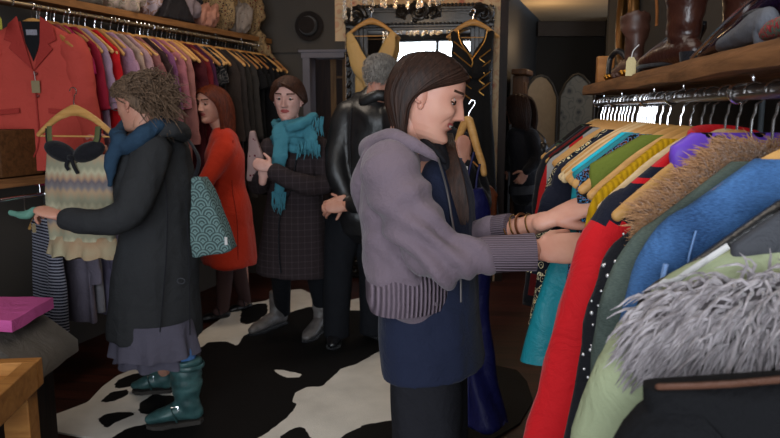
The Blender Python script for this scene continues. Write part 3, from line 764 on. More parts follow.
rg(1.79, 'turquoise_top', 'bright turquoise sleeveless top behind the reaching hand', 'top', m_turq, W=.2, L=.5, T=.014, seed=17, flare=.06, neck=.08)
for i, (v, w_) in enumerate(((1.815, m_hwp), (1.84, m_hwp), (1.865, m_hw), (1.89, m_hwp), (1.915, m_hwp), (1.94, m_hw), (1.965, m_hwp))):
    hanger(rr(v), AR+R(random.uniform(-5, 3)), 'bare wooden hanger on the right rail, ' + ['first', 'second', 'third', 'fourth', 'fifth', 'sixth', 'seventh'][i] + ' beyond the turquoise top', HG, w_, i % 3)
rg(1.99, 'navy_top', 'plain navy top on the right rail next to the blossom print', 'top', m_nvy, W=.205, L=.6, T=.02, seed=18, sleeve='short')
rg(2.06, 'blossom_dress', 'navy dress printed with cream blossoms on the right rail', 'dress', m_flo, W=.205, L=.5, T=.02, T2=.05, seed=19, flare=.08, sleeve='mid', sl=dict(out=.08))
for i, v in enumerate((2.12, 2.17, 2.22)): hanger(rr(v), AR+R(random.uniform(-4, 3)), 'bare orange wooden hanger on the right rail, ' + ['first', 'second', 'third'][i] + ' beyond the blossom dress', 'orange wooden hangers on the right rail', m_hw, 2)
m_strp = c_('red_grey_blocks', '#8e8a86', .85, 'pin', col2='#a31a1c', scale=9, thr=.62)
rg(2.27, 'colour_block_shirt', 'grey shirt with a red shoulder stripe on the right rail', 'shirt', m_strp, W=.205, L=.6, T=.016, seed=20, sleeve='mid')
m_bw = c_('black_white_edge', '#0f0f11', .8, scale=12)
rg(2.34, 'black_blouse', 'thin black blouse directly beyond the colour block shirt', 'blouse', m_bw, W=.2, L=.5, T=.014, seed=21, sleeve='mid')
rg(2.41, 'dark_red_dress', 'dark red dress glimpsed near the far end of the right rail', 'dress', c_('dark_red_cloth', '#5c1213', .8), W=.205, L=.5, T=.014, seed=22, flare=.05)
rg(2.48, 'black_trousers_suit', 'black suit jacket near the far end of the right rail', 'jacket', m_blk, W=.205, L=.5, T=.02, seed=23, sleeve='long')
rg(2.56, 'rust_print_blouse', 'black blouse with rust flowers at the far end of the right rail', 'blouse', c_('rust_print', '#16110f', .85, 'floral', col2='#8e3a22', scale=24, col3='#3a4a3a', bump=0), W=.17, L=.5, T=.02, seed=24, topz=APEX+.01)
rg(2.62, 'grey_waistcoat', 'dark grey waistcoat, last but one on the right rail', 'waistcoat', m_gry, W=.2, L=.5, T=.016, seed=25)
hanger(rr(2.70), AR+R(28), 'broad tan wooden hanger, last at the far end of the right rail', None, m_hwp, 2)

# things on the right shelf
SZ = 1.544
m_boot = c_('oxblood_boot_leather', '#2c1510', .28, 'leather', col2='#3d2016', scale=18, bump=.6); m_boots = c_('tan_stripe_leather', '#7a4a26', .5)
m_boot2 = c_('brown_boot_leather', '#3d241b', .45, 'leather', col2='#55352a', scale=14, bump=.3)
def tall_boot(base, yaw, h, m, name, label, r=.055, strap=True, sc=1):
    t = thing(name, label, 'boot', base, yaw, None); L = []
    sh_ = G(); pts = [(0, .0, .07), (0, -.012, .12), (.0, -.01, .2), (.0, .0, h*.75), (0, .0, h)]
    sh_.tube([(x*sc, y*sc, z) for x, y, z in pts], [(.036*sc, .045*sc), (.038*sc, .046*sc), (r*.85*sc, r*.9*sc), (r*sc, r*1.05*sc), (r*1.02*sc, r*1.08*sc)], 20, up=(0, 1, 0), sub=5)
    sh_.tube([(0, -.06*sc, .035), (0, .0, .04), (0, .08*sc, .036), (0, .14*sc, .026), (0, .19*sc, .02)], [(.024*sc, .028), (.034*sc, .036), (.036*sc, .032), (.038*sc, .022), (.026*sc, .014)], 16, up=(0, 0, 1), sub=3, rnd=True)
    g = remesh(sh_, .006, 5, lambda p, n_: .006*noise.noise(V((p.x*10, p.y*10, p.z*38))) if p.z < h*.9 and p.z > .06 else 0)
    obj('shaft', g, m, t, local=True)
    obj('heel', G().tube([(0, -.055*sc, 0.001), (0, -.055*sc, .035)], [(.022*sc, .024*sc), (.027*sc, .03*sc)], 14), m_blk, t, local=True)
    so = G().prism([(x*sc, y*sc, .010) for x, y in ((-.02, -.0), (-.036, .08), (-.036, .14), (-.018, .205), (.018, .205), (.036, .14), (.036, .08), (.02, 0))], (0, 0, .008)); obj('sole', so, m_blk, t, local=True, bev=.002, auto=30)
    if strap:
        for dx in (-.022, .022):
            s_ = G().tube([(dx*sc-r*.88*sc*1, (.0)*sc, h*.98), (dx*sc-r*.86*sc, .0, h*.6), (dx*sc-r*.6*sc, .01, h*.35), (dx*sc-r*.5*sc, .02, .1)], (.007, .003), 8, sub=4); obj('leather_stripe', s_, m_boots, t, local=True)
    return t
tall_boot(rail(.445, 1.66, SZ), AR+R(12), .40, m_boot, 'tall_boot', 'tall oxblood leather boot with tan stripes, nearer one on the right shelf', r=.062)
tall_boot(rail(.56, 1.62, SZ), AR+R(14), .40, m_boot, 'tall_boot', 'tall dark oxblood boot standing behind the striped one on the right shelf', r=.062, strap=False)
tall_boot(rail(.46, 2.27, SZ), AR+R(10), .20, m_boot2, 'ankle_boot', 'plain brown mid-height boot further along the right shelf', r=.058, strap=False, sc=.78)
g = G().tube([rail(.40, 1.86, SZ+.01), rail(.42, 1.82, SZ+.05), rail(.46, 1.76, SZ+.095), rail(.5, 1.72, SZ+.14)], [(.02, .008), (.026, .009), (.026, .007), (.012, .004)], 12, sub=4, rnd=True)
t = thing('black_sandal', 'black strappy shoe propped up with a cream price tag on the right shelf', 'shoe', rail(.43, 1.8, SZ)); obj('sole', g, m_blk, t)
g = G()
for k in range(3): g.tube([rail(.40+.03*k, 1.83-.03*k, SZ+.03+.03*k), rail(.45+.03*k, 1.77-.03*k, SZ+.07+.02*k), rail(.47+.02*k, 1.85-.03*k, SZ+.02+.02*k)], .006, 6, sub=4)
g.ell(rail(.46, 1.84, SZ+.04), (.035, .05, .035), 14, 8); obj('strap', g, m_lth, t)
m_tag = c_('tag_card', '#cdbb8c', .8, scale=6)
def tag_geo(p, w_=.013, h=.024, d=None):
    d = d or V((1, 0, 0)); d = d.normalized(); n_ = V((0, 0, 1)).cross(d)
    return G().prism([p+d*x+V((0, 0, z)) for x, z in ((-w_, -h), (w_, -h), (w_, h*.5), (w_*.5, h), (-w_*.5, h), (-w_, h*.5))], n_*.0015)
tp = rail(.372, 1.86, SZ+.018); obj('price_tag', tag_geo(tp), m_tag, t, smooth=False)
obj('tag_string', G().tube([tp+V((0, 0, .022)), tp+V((.004, 0, .04)), tp+V((.018, 0, .055))], .0014, 5, sub=3), m_wht, t)
def pump(base, yaw, m, name, label, L=.26, lin=None):
    t = thing(name, label, 'shoe', base, yaw)
    g = G().tube([(0, -.11, .030), (0, -.06, .030), (0, .0, .024), (0, .07, .018), (0, .12, .014)], [(.016, .022), (.020, .024), (.022, .018), (.026, .014), (.016, .010)], 16, up=(0, 0, 1), sub=4, rnd=True)
    obj('upper', g, m, t, local=True); obj('heel', G().tube([(0, -.10, .001), (0, -.10, .02)], [(.012, .014), (.016, .018)], 12), m, t, local=True)
    obj('insole', G().ell((0, -.045, .050), (.014, .05, .006), 14, 8), lin or m_gry, t, local=True); return t
m_pp = c_('purple_patent', '#1a0d22', .12, 'flat'); m_gs = c_('grey_suede', '#5d5f66', .7)
g = G().tube([rail(.42, 1.38, SZ+.012), rail(.43, 1.24, SZ+.03), rail(.44, 1.12, SZ+.06), rail(.45, 1.02, SZ+.1), rail(.46, .97, SZ+.13)], [(.02, .01), (.034, .018), (.036, .02), (.03, .02), (.012, .01)], 14, up=(0, 0, 1), sub=4, rnd=True)
t = thing('purple_shoe', 'shiny dark purple shoe leaning toe-down on the right shelf', 'shoe', rail(.43, 1.2, SZ)); obj('upper', g, m_pp, t)
g = G().tube([rail(.395, 1.40, SZ+.006), rail(.395, 1.28, SZ+.035), rail(.40, 1.16, SZ+.065), rail(.41, 1.08, SZ+.085)], .0035, 6, sub=4); obj('jewelled_strap', g, m_chr, t)
pump(rail(.405, 1.14, SZ), AR+R(-4), m_gs, 'grey_shoe', 'grey suede shoe lying in front of the purple shoe on the shelf')
g = G().tube([rail(.395, 1.03, SZ+.014), rail(.39, .98, SZ+.017), rail(.39, .88, SZ+.018), rail(.39, .78, SZ+.018)], [(.010, .010), (.013, .013), (.014, .014), (.012, .012)], 14, up=(0, 0, 1), sub=4, rnd=True)
tag(obj('patterned_purse', g, c_('red_green_print', '#4c6a5c', .85, 'speckle', col2='#8a1f2a', col3='#b3454a', scale=120)), 'rolled green purse with red pattern at the near end of the right shelf', 'purse')
g = G().box(rail(.43, 2.62, SZ+.05), (.06, .04, .10), Matrix.Rotation(AR, 3, 'Z')); tag(obj('wooden_block', g, m_hwd, bev=.004, auto=30), 'upright light wooden block near the far end of the right shelf', 'block')
g = G().tube([rail(.41, 2.42, SZ+.02), rail(.42, 2.46, SZ+.08), rail(.44, 2.40, SZ+.10), rail(.46, 2.34, SZ+.05), rail(.42, 2.3, SZ+.012), rail(.40, 2.38, SZ+.015)], .010, 8, sub=5, closed=False); g.ell(rail(.45, 2.40, SZ+.03), (.035, .05, .028), 14, 8)
tag(obj('black_belt', g, m_lth), 'coiled black belt beside the wooden block on the right shelf', 'belt')
for i, (v, dx) in enumerate(((2.28, 0), (2.2, .01), (2.02, 0), (1.95, .01))):
    g = G()
    for k in range(9):
        a = k*.7; g.ell(rail(.395+dx+.012*math.sin(a), v+.008*k-.03, SZ+.009+.004*(k % 2)), (.009, .009, .008), 8, 6)
    tag(obj('bead_bracelet', g, m_boot2 if i % 2 else m_br), ['brown', 'brass', 'brown', 'brass'][i]+' bead bracelet on the right shelf edge '+['by the black belt', 'just before the black belt', 'in front of the brown boot', 'between brown boot and price tag'][i], 'bracelet')

# ---------------------------------------------------------------- left rack
LZ = 1.968
def lrail(v, z=LZ, off=0): p = V((-1.81+.3357*(v-3.6), v, 0)) + LP*off; p.z = z; return p
ls = thing('wall_shelf', 'long wooden shelf with a brass clothes rail along the left wall', 'shelf', lrail(4.8, 1.99, -.15), LR)
g = G(); g.prism([lrail(3.3, 1.995, .02), lrail(3.3, 2.033, .02), lrail(6.0, 2.033, .02), lrail(6.0, 1.995, .02)], -LP*.30); obj('plank', g, c_('left_shelf_wood', '#85592f', .65, 'woody', col2='#5e3c1d', scale=18, bump=.3), ls, smooth=False)
obj('rail', G().tube([lrail(3.42), lrail(5.98)], .010, 10), c_('rail_brass', '#8d7a5c', .35, 'flat', metal=.8), ls)
for v in (3.52, 3.86, 4.2, 4.54, 4.88, 5.22, 5.56, 5.9):
    obj('rail_hook', G().tube([lrail(v, 1.995), lrail(v, 1.985), lrail(v, LZ+.012, .012), lrail(v, LZ-.012, .012), lrail(v, LZ-.013, -.006)], .003, 6, sub=2), m_chr, ls)
p = lrail(3.44, 1.86, .0); t = thing('hanging_tag', 'small yellow-green tag dangling from the near end of the left rail', 'tag', p)
obj('card', tag_geo(p, .014, .03), c_('yellow_card', '#a39a3c', .7), t, smooth=False); obj('string', G().tube([p+V((0, 0, .028)), p+V((-.004, 0, .07)), V((p.x, p.y, LZ-.012))], .0018, 5), m_wht, t)
def lg(v, name, label, cat, m, ang=0, **k): return garment(lrail(v), LR+R(ang), name, label, cat, m, **k)
# the red jacket at the near end
m_cor = c_('coral_linen', '#b3443a', .85, scale=9, bump=.3); m_cord = c_('coral_lapel', '#9a322c', .85, scale=9)
jr = LR + R(24); t = thing('coral_red_jacket', 'coral red tailored jacket facing out at the near end of the left rail', 'jacket', lrail(3.63), jr)
g, zs = gar_geo(W=.225, L=.66, T=.04, T2=.055, neck=.075, slope=.55, seed=2, folds=.004, k=14, flare=.03, vneck=.0, topz=APEX+.006)
obj('bodice', g, m_cor, t, local=True)
for s in (-1, 1):
    sg = sleeve_geo(s, .235, zs, .58, out=.075, r0=.07, r1=.055, th=.05); obj('sleeve', sg, m_cor, t, local=True)
    wv = G().tube([(s*.24, -.05, zs-.50), (s*.265, -.052, zs-.485), (s*.285, -.052, zs-.50), (s*.31, -.05, zs-.48), (s*.335, -.045, zs-.49)], (.009, .003), 8, up=(0, 1, 0), sub=4); obj('wavy_trim', wv, c_('pink_trim', '#b9766c', .8), t, local=True)
# lapels and opening
def flat(pts, y0, th, mi=0, g=None):
    g = g or G(); return g.prism([(x, y0+dy, z) for x, dy, z in pts], (0, -th, 0), mi)
z0 = APEX
obj('inner_lining', flat([(-.035, 0, z0+.005), (.055, 0, z0+.005), (.05, 0, z0-.10), (.012, -.002, z0-.19), (-.02, 0, z0-.10)], -.047, .003), c_('jacket_lining', '#101013', .8), t, local=True, smooth=False)
obj('neck_label', flat([(-.012, 0, z0-.035), (.04, 0, z0-.035), (.04, 0, z0-.062), (-.012, 0, z0-.062)], -.0505, .002), c_('label_grey', '#8a8790', .7), t, local=True, smooth=False)
obj('lapel', flat([(-.05, 0, z0+.03), (-.095, 0, z0-.01), (-.12, 0, z0-.085), (-.085, 0, z0-.10), (-.10, 0, z0-.125), (.01, -.004, z0-.235), (-.022, -.002, z0-.10)], -.049, .009), m_cord, t, local=True, bev=.003, auto=30)
obj('lapel', flat([(.06, 0, z0+.03), (.115, 0, z0-.01), (.13, 0, z0-.085), (.09, 0, z0-.105), (.11, 0, z0-.13), (.015, -.004, z0-.235), (.05, -.002, z0-.10)], -.049, .009), m_cord, t, local=True, bev=.003, auto=30)
obj('front_edge', G().tube([(.01, -.053, z0-.23), (.014, -.057, z0-.4), (.012, -.06, z0-.58), (-.02, -.062, z0-.67)], (.004, .003), 6, sub=3), m_cord, t, local=True)
for z in (-.25, -.36): obj('button', G().ell((.022, -.060, z0+z), (.009, .004, .009), 12, 6), c_('coral_button', '#6d2622', .4), t, local=True)
for s in (-1, 1): obj('pocket_flap', flat([(s*.07, 0, z0-.42), (s*.17, 0, z0-.43), (s*.17, 0, z0-.455), (s*.07, 0, z0-.445)], -.057, .006), m_cord, t, local=True, bev=.002, auto=30)
obj('price_tag', flat([(-.0, 0, z0-.285), (.04, 0, z0-.285), (.04, 0, z0-.345), (-.0, 0, z0-.345)], -.067, .002), c_('kraft_tag', '#8a7a5c', .8), t, local=True, smooth=False)
obj('tag_string', G().tube([(.02, -.068, z0-.285), (.018, -.066, z0-.26), (.015, -.064, z0-.24)], .0015, 5), m_wht, t, local=True)
hanger(lrail(3.63), jr, 'wooden hanger inside the coral red jacket', None, m_hw, 2)

SEQ = [ # v, kind, look, colour, length, sleeve
 (3.72, 'top', 'brick pink short-sleeved top', '#8a3f42', .5, 'short'), (3.77, 'dress', 'magenta dress', '#8e1440', .75, 'short'), (3.83, 'dress', 'crimson dress', '#85162a', .75, 'mid'),
 (3.90, 'blouse', 'pale lilac blouse', '#94788a', .62, 'mid'), (3.98, 'top', 'bright red top', '#ab1016', .5, 'mid'), (4.10, 'top', 'soft lilac top', '#9c7689', .45, 'short'),
 (4.17, 'cardigan', 'cream cardigan', '#9a8072', .6, 'mid'), (4.23, 'blouse', 'pale pink blouse', '#9f7c80', .6, 'mid'), (4.31, 'jumper', 'dusty rose jumper', '#7d4c4a', .5, 'short'),
 (4.38, 'blouse', 'dark brown lace blouse', '#2e1c1c', .5, 'short'), (4.45, 'jumper', 'mauve jumper', '#6f4062', .6, 'mid'), (4.53, 'dress', 'rose pink dress', '#965a62', .8, 'mid'),
 (4.62, 'coat', 'long dusty pink coat', '#8f5d57', 1.0, 'long'), (4.76, 'dress', 'burgundy dress', '#3f0f16', .8, 'mid'), (4.82, 'jumper', 'dark red jumper', '#5c1018', .6, 'mid'),
 (4.88, 'blouse', 'deep purple blouse', '#3a1630', .7, 'mid'), (4.97, 'blouse', 'black and grey patterned blouse', 'P', .6, 'short'), (5.03, 'blouse', 'teal black patterned blouse', 'Q', .6, None),
 (5.14, 'coat', 'taupe tweed coat', '#2e2521', .95, 'long'), (5.22, 'coat', 'umber wool coat', '#2c2624', .95, 'long'), (5.30, 'jacket', 'slate brown jacket', '#26221f', .9, 'long'),
 (5.38, 'coat', 'grey-brown coat', '#2f2b28', 1.0, 'long'), (5.47, 'dress', 'black shift dress', '#0f0e0f', .95, 'short'), (5.56, 'dress', 'black long dress', '#0d0d0e', 1.0, 'short'),
 (5.65, 'jacket', 'black boxy jacket', '#111012', .7, 'long'), (5.74, 'dress', 'black crepe dress', '#0e0d0e', .8, 'short'), (5.84, 'coat', 'plain black coat', '#100f10', 1.0, 'long')]
nm = {'P': ('#101012', 'floral', '#3d3a3c', '#54504e'), 'Q': ('#0f1011', 'floral', '#2b3d3f', '#3a2c22')}
for i, (v, kd, lk, col, L, sv) in enumerate(SEQ):
    m = mat('print_'+str(i), nm[col][0], .85, 'floral', col2=nm[col][2], col3=nm[col][3], scale=30, bump=0) if col in nm else mat('cloth_'+lk.replace(' ', '_'), col, .88, scale=9)
    prev = SEQ[i-1][2] if i else 'coral red jacket'
    lg(v, lk.replace('-', '_').replace(' ', '_'), f'{lk} on the left rail just beyond the {prev}', kd, m, ang=random.uniform(-4, 4), W=.2+random.uniform(-.01, .01), L=L, T=.016, T2=.024, seed=i*3+1, sleeve=sv, flare=random.uniform(.0, .03), wood=random.choice([m_hw, m_hwd, m_hw]), hk=i % 3, hl='wooden hanger carrying the ' + lk, folds=.007)
GR = {'near': [3.66, 3.675, 3.745, 3.865, 3.935, 4.05, 4.275], 'middle': [4.42, 4.49, 4.57, 4.67, 4.70, 4.73, 4.92], 'far': [5.00, 5.06, 5.09, 5.11, 5.26, 5.34, 5.42, 5.51, 5.60, 5.69, 5.79, 5.89, 5.93]}
cnt_ = {}
for k_, vsx in GR.items():
    for v in vsx:
        nr_ = [q[2] for q in SEQ if q[0] < v]; fr_ = [q[2] for q in SEQ if q[0] > v]
        lb_ = f"bare wooden hanger between the {nr_[-1] if nr_ else 'coral red jacket'} and the {fr_[0]}" if fr_ else 'bare wooden hanger beyond the last plain black coat on the left rail'
        cnt_[lb_] = cnt_.get(lb_, 0)+1; lb_ = lb_ if cnt_[lb_] == 1 else lb_.replace('bare wooden', {2: 'second bare', 3: 'third bare'}[cnt_[lb_]])
        hanger(lrail(v), LR+R(random.uniform(-9, 9)), lb_, 'bare hangers on the left rail', random.choice([m_hw, m_hwd]), random.choice([0, 1, 2]))

# textiles piled on the left shelf
def cloth_lump(c, r, m, name, label, cat, seed=0, rot=0, amp=.02, sc=14, extra=None, vox=.010):
    g = G(); rm = Matrix.Rotation(rot, 3, 'Z'); g.ell(c, r, 20, 12, rm)
    for e in (extra or []): g.ell(V(c)+V(e[0]), e[1], 16, 10, Matrix.Rotation(e[2], 3, 'Y') if len(e) > 2 else rm)
    z0_ = 2.036
    def dsp(p, n_):
        return amp*(noise.noise(V((p.x*sc, p.y*sc, p.z*sc*.6+seed)))+.5*noise.noise(V((p.x*sc*2.3, p.y*sc*2.3, seed-p.z*sc))))
    h = remesh(g, vox, 3, lambda p, n_: dsp(p, n_)+.012*math.sin((p.x*1.2+p.y*.4)*70+6*noise.noise(p*7)))
    if r[2] < 1 and c[2] > 2: 
        lo = min(p.z for p in h.v)
        for p in h.v:
            if p.z < z0_ and not extra: p.z = z0_
    return tag(obj(name, h, m), label, cat)
def ls_(v, z, off=-.12): return lrail(v, z, off)
mp1 = c_('fabric_pastel_floral', '#b8a190', .85, 'floral', col2='#a5544a', col3='#8a8468', scale=24, bump=0)
mp2 = c_('fabric_lilac_floral', '#a3959c', .85, 'floral', col2='#4d5d84', col3='#8c6a5a', scale=16, bump=0)
mp3 = c_('fabric_brocade', '#8f7450', .8, 'floral', col2='#7a3018', col3='#2a2420', scale=34, bump=.2)
mp4 = c_('fabric_peach', '#a87460', .85, scale=9); mp5 = c_('fabric_lace', '#7f7268', .9, 'floral', col2='#5a4e4c', col3='#8c7d70', scale=30)
cloth_lump(ls_(3.62, 2.10), (.13, .10, .09), c_('fabric_dark_tan', '#57391f', .85, scale=6), 'folded_bag', 'brown cloth bag at the near end of the left shelf', 'bag', 1)
cloth_lump(ls_(3.9, 2.10), (.10, .12, .08), m_blk, 'black_bag', 'black cloth bag on the left shelf beside the brown bag', 'bag', 2)
cloth_lump(ls_(4.12, 2.10), (.10, .08, .09), c_('fabric_grey_stone', '#5f564c', .85), 'grey_scarf', 'bundled grey scarf on the left shelf left of the pastel floral bag', 'scarf', 3)
cloth_lump(ls_(4.36, 2.13, -.06), (.13, .09, .12), mp1, 'floral_bag', 'pastel floral cloth bag drooping over the left shelf edge', 'bag', 4)
cloth_lump(ls_(4.62, 2.16), (.10, .09, .13), mp2, 'lilac_floral_bag', 'lilac and cream floral cloth bag on the left shelf', 'bag', 5)
g = G(); c0 = ls_(4.80, 2.036, .02)
g.prism([c0+LX*-.19+V((0, 0, .0)), c0+LX*-.05+V((0, 0, .19)), c0+LX*.02+V((0, 0, .20)), c0+LX*.20+V((0, 0, .0))], -LP*.06); h = remesh(g, .012, 5, lambda p, n_: .012*noise.noise(p*12))
t = thing('black_clutch', 'black triangular clutch bag propped on the left shelf', 'bag', c0); obj('pouch', h, c_('clutch_black', '#1c191b', .6, scale=10), t)
cloth_lump(ls_(4.97, 2.15, -.10), (.13, .12, .12), c_('fabric_mauve', '#77686a', .85, scale=8), 'mauve_shawl', 'folded mauve shawl behind the black clutch on the left shelf', 'shawl', 6)
cloth_lump(ls_(5.16, 2.12, -.05), (.13, .11, .08), mp4, 'peach_ruffle_top', 'ruffled peach top heaped on the left shelf', 'top', 7, amp=.035, sc=20)
cloth_lump(ls_(5.10, 2.22, -.14), (.08, .10, .10), m_blk, 'black_corsage', 'small black flower corsage above the peach ruffles', 'corsage', 8, amp=.03, sc=26)
cloth_lump(ls_(5.42, 2.24, -.10), (.14, .12, .22), mp3, 'brocade_bustier', 'brown and cream brocade bustier on the left shelf', 'top', 9)
cloth_lump(ls_(5.56, 2.15, -.02), (.13, .10, .12), mp5, 'lace_bundle', 'bundle of pale lace between the two brocade pieces', 'lace', 10, amp=.03)
cloth_lump(ls_(5.76, 2.25, -.06), (.13, .11, .22), mp3, 'brocade_shawl', 'brocade shawl drooping off the far end of the left shelf', 'shawl', 11, extra=[((.06, .05, -.22), (.07, .04, .14), -.45), ((.13, .08, -.33), (.045, .03, .12), -.5)])
# lower shelf and rail on the left
lo = thing('low_wall_shelf', 'lower brown shelf with a short rail beneath, left edge of the photo', 'shelf', lrail(3.3, 1.08, -.15), LR)
obj('plank', G().prism([lrail(2.9, 1.075, .02), lrail(2.9, 1.118, .02), lrail(4.25, 1.118, .02), lrail(4.25, 1.075, .02)], -LP*.30), m_shelf, lo, smooth=False)
obj('rail', G().tube([lrail(2.95, 1.02), lrail(4.2, 1.02)], .010, 10), m_chr, lo)
for v in (3.05, 3.6, 4.15): obj('rail_hook', G().tube([lrail(v, 1.076), lrail(v, 1.012)], .006, 8), m_chr, lo)
g = G(); dp = lrail(3.50, 1.12, -.12)
t = thing('drawer_unit', 'small brown wooden drawer unit on the low shelf at the left edge', 'drawers', dp, LR)
obj('carcass', G().box((0, 0, .12), (.26, .26, .23)), c_('drawer_wood', '#5e3c20', .6, 'woodx', col2='#3d2512'), t, local=True, bev=.004, auto=30)
for z in (.045, .115, .185):
    d_ = obj('drawer', G().box((0, -.137, z), (.23, .016, .058)), c_('drawer_wood', '#5e3c20'), t, local=True, bev=.003, auto=30)
    MW[d_.name] = wm(t); obj('knob', G().ell((0, -.15, z), .009, 10, 6), m_br, d_, local=True)
m_str = c_('navy_white_stripes', '#16182a', .85, 'stripe', col2='#9a9aa6', scale=62, thr=.55, bump=0)
sp = lrail(3.62, 1.02, .0)
garment(sp, LR+R(-22), 'striped_top', 'navy and white striped sleeveless top hanging on the low left rail', 'top', m_str, W=.15, L=.60, T=.03, T2=.045, seed=5, flare=.0, folds=.012, k=30, neck=.05, hl='wooden hanger carrying the striped top')
p = at(34, 228, 3.5); t = thing('swing_tag', 'small brown swing tag hanging at the neck of the striped top', 'tag', p); obj('card', tag_geo(p, .009, .024, V((1, .3, 0))), c_('kraft_tag', '#8a7a5c'), t, smooth=False)
# little bird hook
p = lrail(3.50, .925, .0); t = thing('bird_hook', 'pale teal bird-shaped ornament hanging from the low left rail', 'ornament', p)
m_bird = c_('teal_bird_paint', '#6fa08e', .5, scale=6)
g = G().tube([p+V((-.075, 0, .012)), p+V((-.05, 0, .006)), p+V((-.02, 0, 0)), p+V((.015, 0, .004)), p+V((.04, 0, .024)), p+V((.052, 0, .03))], [(.006, .014), (.007, .014), (.018, .02), (.022, .024), (.014, .016), (.012, .013)], 14, up=(0, 0, 1), sub=4, rnd=True)
obj('bird_figure', g, m_bird, t); obj('beak', G().tube([p+V((.06, 0, .03)), p+V((.078, 0, .027))], [.005, .0008], 8), m_bird, t)
obj('hanging_wire', G().tube([p+V((0, 0, .02)), p+V((0, 0, .10)), V((p.x, p.y, 1.033))], .003, 6), m_chr, t)
for i, (v, lk, col, L) in enumerate(((3.76, 'grey lilac shirt', '#77707e', .56), (3.84, 'white-grey tunic', '#8a888e', .52), (3.92, 'lavender cardigan', '#7c7790', .56), (4.0, 'dusty lilac blouse', '#685f72', .48), (4.12, 'dark olive top', '#262a20', .5))):
    garment(lrail(v, 1.02), LR+R(-8), lk.replace(' ', '_').replace('-', '_'), f'{lk} hanging on the low left rail ' + ('behind the striped top' if i < 4 else 'far beyond the striped top'), 'clothing', mat('cloth_low_'+str(i), col, .88, scale=9), W=.17, L=L, T=.02, T2=.03, seed=40+i, sleeve='mid' if i in (0, 2) else None, folds=.012, hl='hanger carrying the '+lk+' on the low left rail')

# ---------------------------------------------------------------- table, folded clothes bottom left
tc_ = at(42, 355, 1.95); tx, ty = tc_.x, tc_.y; TZ = .735
m_pine = c_('pine_table', '#a6733c', .5, 'woodx', col2='#835426', scale=12); 
t = thing('wooden_table', 'pine wooden table with a sunken tray top in the bottom left corner', 'table', (tx-.4, ty-.2, 0))
def rotp(x, y, z): a = R(6); return V((tx + x*math.cos(a) - y*math.sin(a), ty + x*math.sin(a) + y*math.cos(a), z))
obj('tray_floor', G().prism([rotp(-.9, -.62, TZ-.05), rotp(-.02, -.62, TZ-.05), rotp(-.02, -.0, TZ-.05), rotp(-.9, -.0, TZ-.05)], (0, 0, .018)), m_pine, t, smooth=False)
for a_, b_ in (((-.92, -.64), (0, -.60)), ((-.92, -.04), (0, 0)), ((-.04, -.60), (0, -.04)), ((-.92, -.6), (-.88, -.04))):
    obj('rim_board', G().prism([rotp(a_[0], a_[1], TZ-.075), rotp(b_[0], a_[1], TZ-.075), rotp(b_[0], b_[1], TZ-.075), rotp(a_[0], b_[1], TZ-.075)], (0, 0, .08)), m_pine, t, bev=.003, auto=30, smooth=True)
for x, y in ((-.05, -.05), (-.05, -.59), (-.87, -.05), (-.87, -.59)): 
    g = G(); g.prism([rotp(x-.035, y-.035, 0), rotp(x+.035, y-.035, 0), rotp(x+.035, y+.035, 0), rotp(x-.035, y+.035, 0)], (0, 0, TZ-.075)); obj('leg', g, m_pine, t, bev=.003, auto=30)
# stand with folded clothes behind the table
s0 = at(20, 330, 2.45); t = thing('display_crate', 'dark wooden crate stand behind the pine table holding folded clothes', 'stand', (s0.x-.25, s0.y, 0))
obj('carcass', G().box((s0.x-.28, s0.y+.05, .315), (.52, .42, .63)), m_dwood, t, bev=.005, auto=30)
m_pink = c_('hot_pink_cloth', '#c45896', .75, scale=7); m_gcl = c_('grey_linen', '#625c55', .9, scale=9)
def folded(x0, x1, y0, y1, z, th, m, name, label, cat, droop=0, seed=0):
    g = G(); nx, ny = 14, 10; rows = []
    for layer in range(1):
        for j in range(ny+1):
            rg_ = []
            for i in range(nx+1):
                x = x0+(x1-x0)*i/nx; y = y0+(y1-y0)*j/ny
                zz = z+th*(1-.15*abs(2*i/nx-1)) + .006*noise.noise(V((x*12, y*12, seed))) - droop*max(0, i/nx-.72)**1.2*4
                rg_.append(V((x, y, zz)))
            for i in range(nx, -1, -1):
                p = rg_[i].copy(); p.z -= th*.92; rg_.append(p)
            rows.append(rg_)
    g.loft(rows); return tag(obj(name, g, m), label, cat)
folded(s0.x-.5, s0.x+.115, s0.y-.16, s0.y+.2, .638, .05, m_gcl, 'grey_garment', 'crumpled grey linen garment hanging over the edge under the pink one', 'clothing', droop=.14, seed=4)
folded(s0.x-.5, s0.x+.05, s0.y-.14, s0.y+.16, .700, .045, m_pink, 'pink_top', 'folded hot pink top lying uppermost on the clothes pile by the table', 'top', seed=1)
# ---------------------------------------------------------------- people
m_skin = mat('skin_fair', '#c99580', .5, 'skin', col2='#bd8470', bump=.05)
m_skin2 = mat('skin_rosy', '#c4907a', .55, 'skin', col2='#b57c68', bump=.05)
m_lip = mat('lips', '#9c4b48', .4, None); m_eye = mat('eye_white', '#c9c4c0', .2, None); m_iris = mat('iris_dark', '#1c1512', .2, None)
m_brow = mat('brow_brown', '#3a261b', .8, None); m_teeth = mat('teeth', '#d8d0c4', .3, None)
def HM(skin=None, brow=None): return [skin or m_skin, m_lip, m_eye, m_iris, brow or m_brow, m_teeth]
class Frame:
    def __init__(s, Cn, F, U=(0, 0, 1), k=1):
        s.C = V(Cn); s.F = V(F).normalized(); U = V(U); s.U = (U - s.F*U.dot(s.F)).normalized(); s.R = s.F.cross(s.U); s.k = k
    def p(s, x, y, z): return s.C + (s.R*x + s.F*y + s.U*z)*s.k
ZT = [-.112, -.108, -.098, -.085, -.07, -.05, -.03, 0, .02, .04, .07, .09, .103, .110, .1125]
FT = [.060, .073, .080, .080, .078, .080, .083, .086, .085, .088, .082, .066, .045, .022, .002]
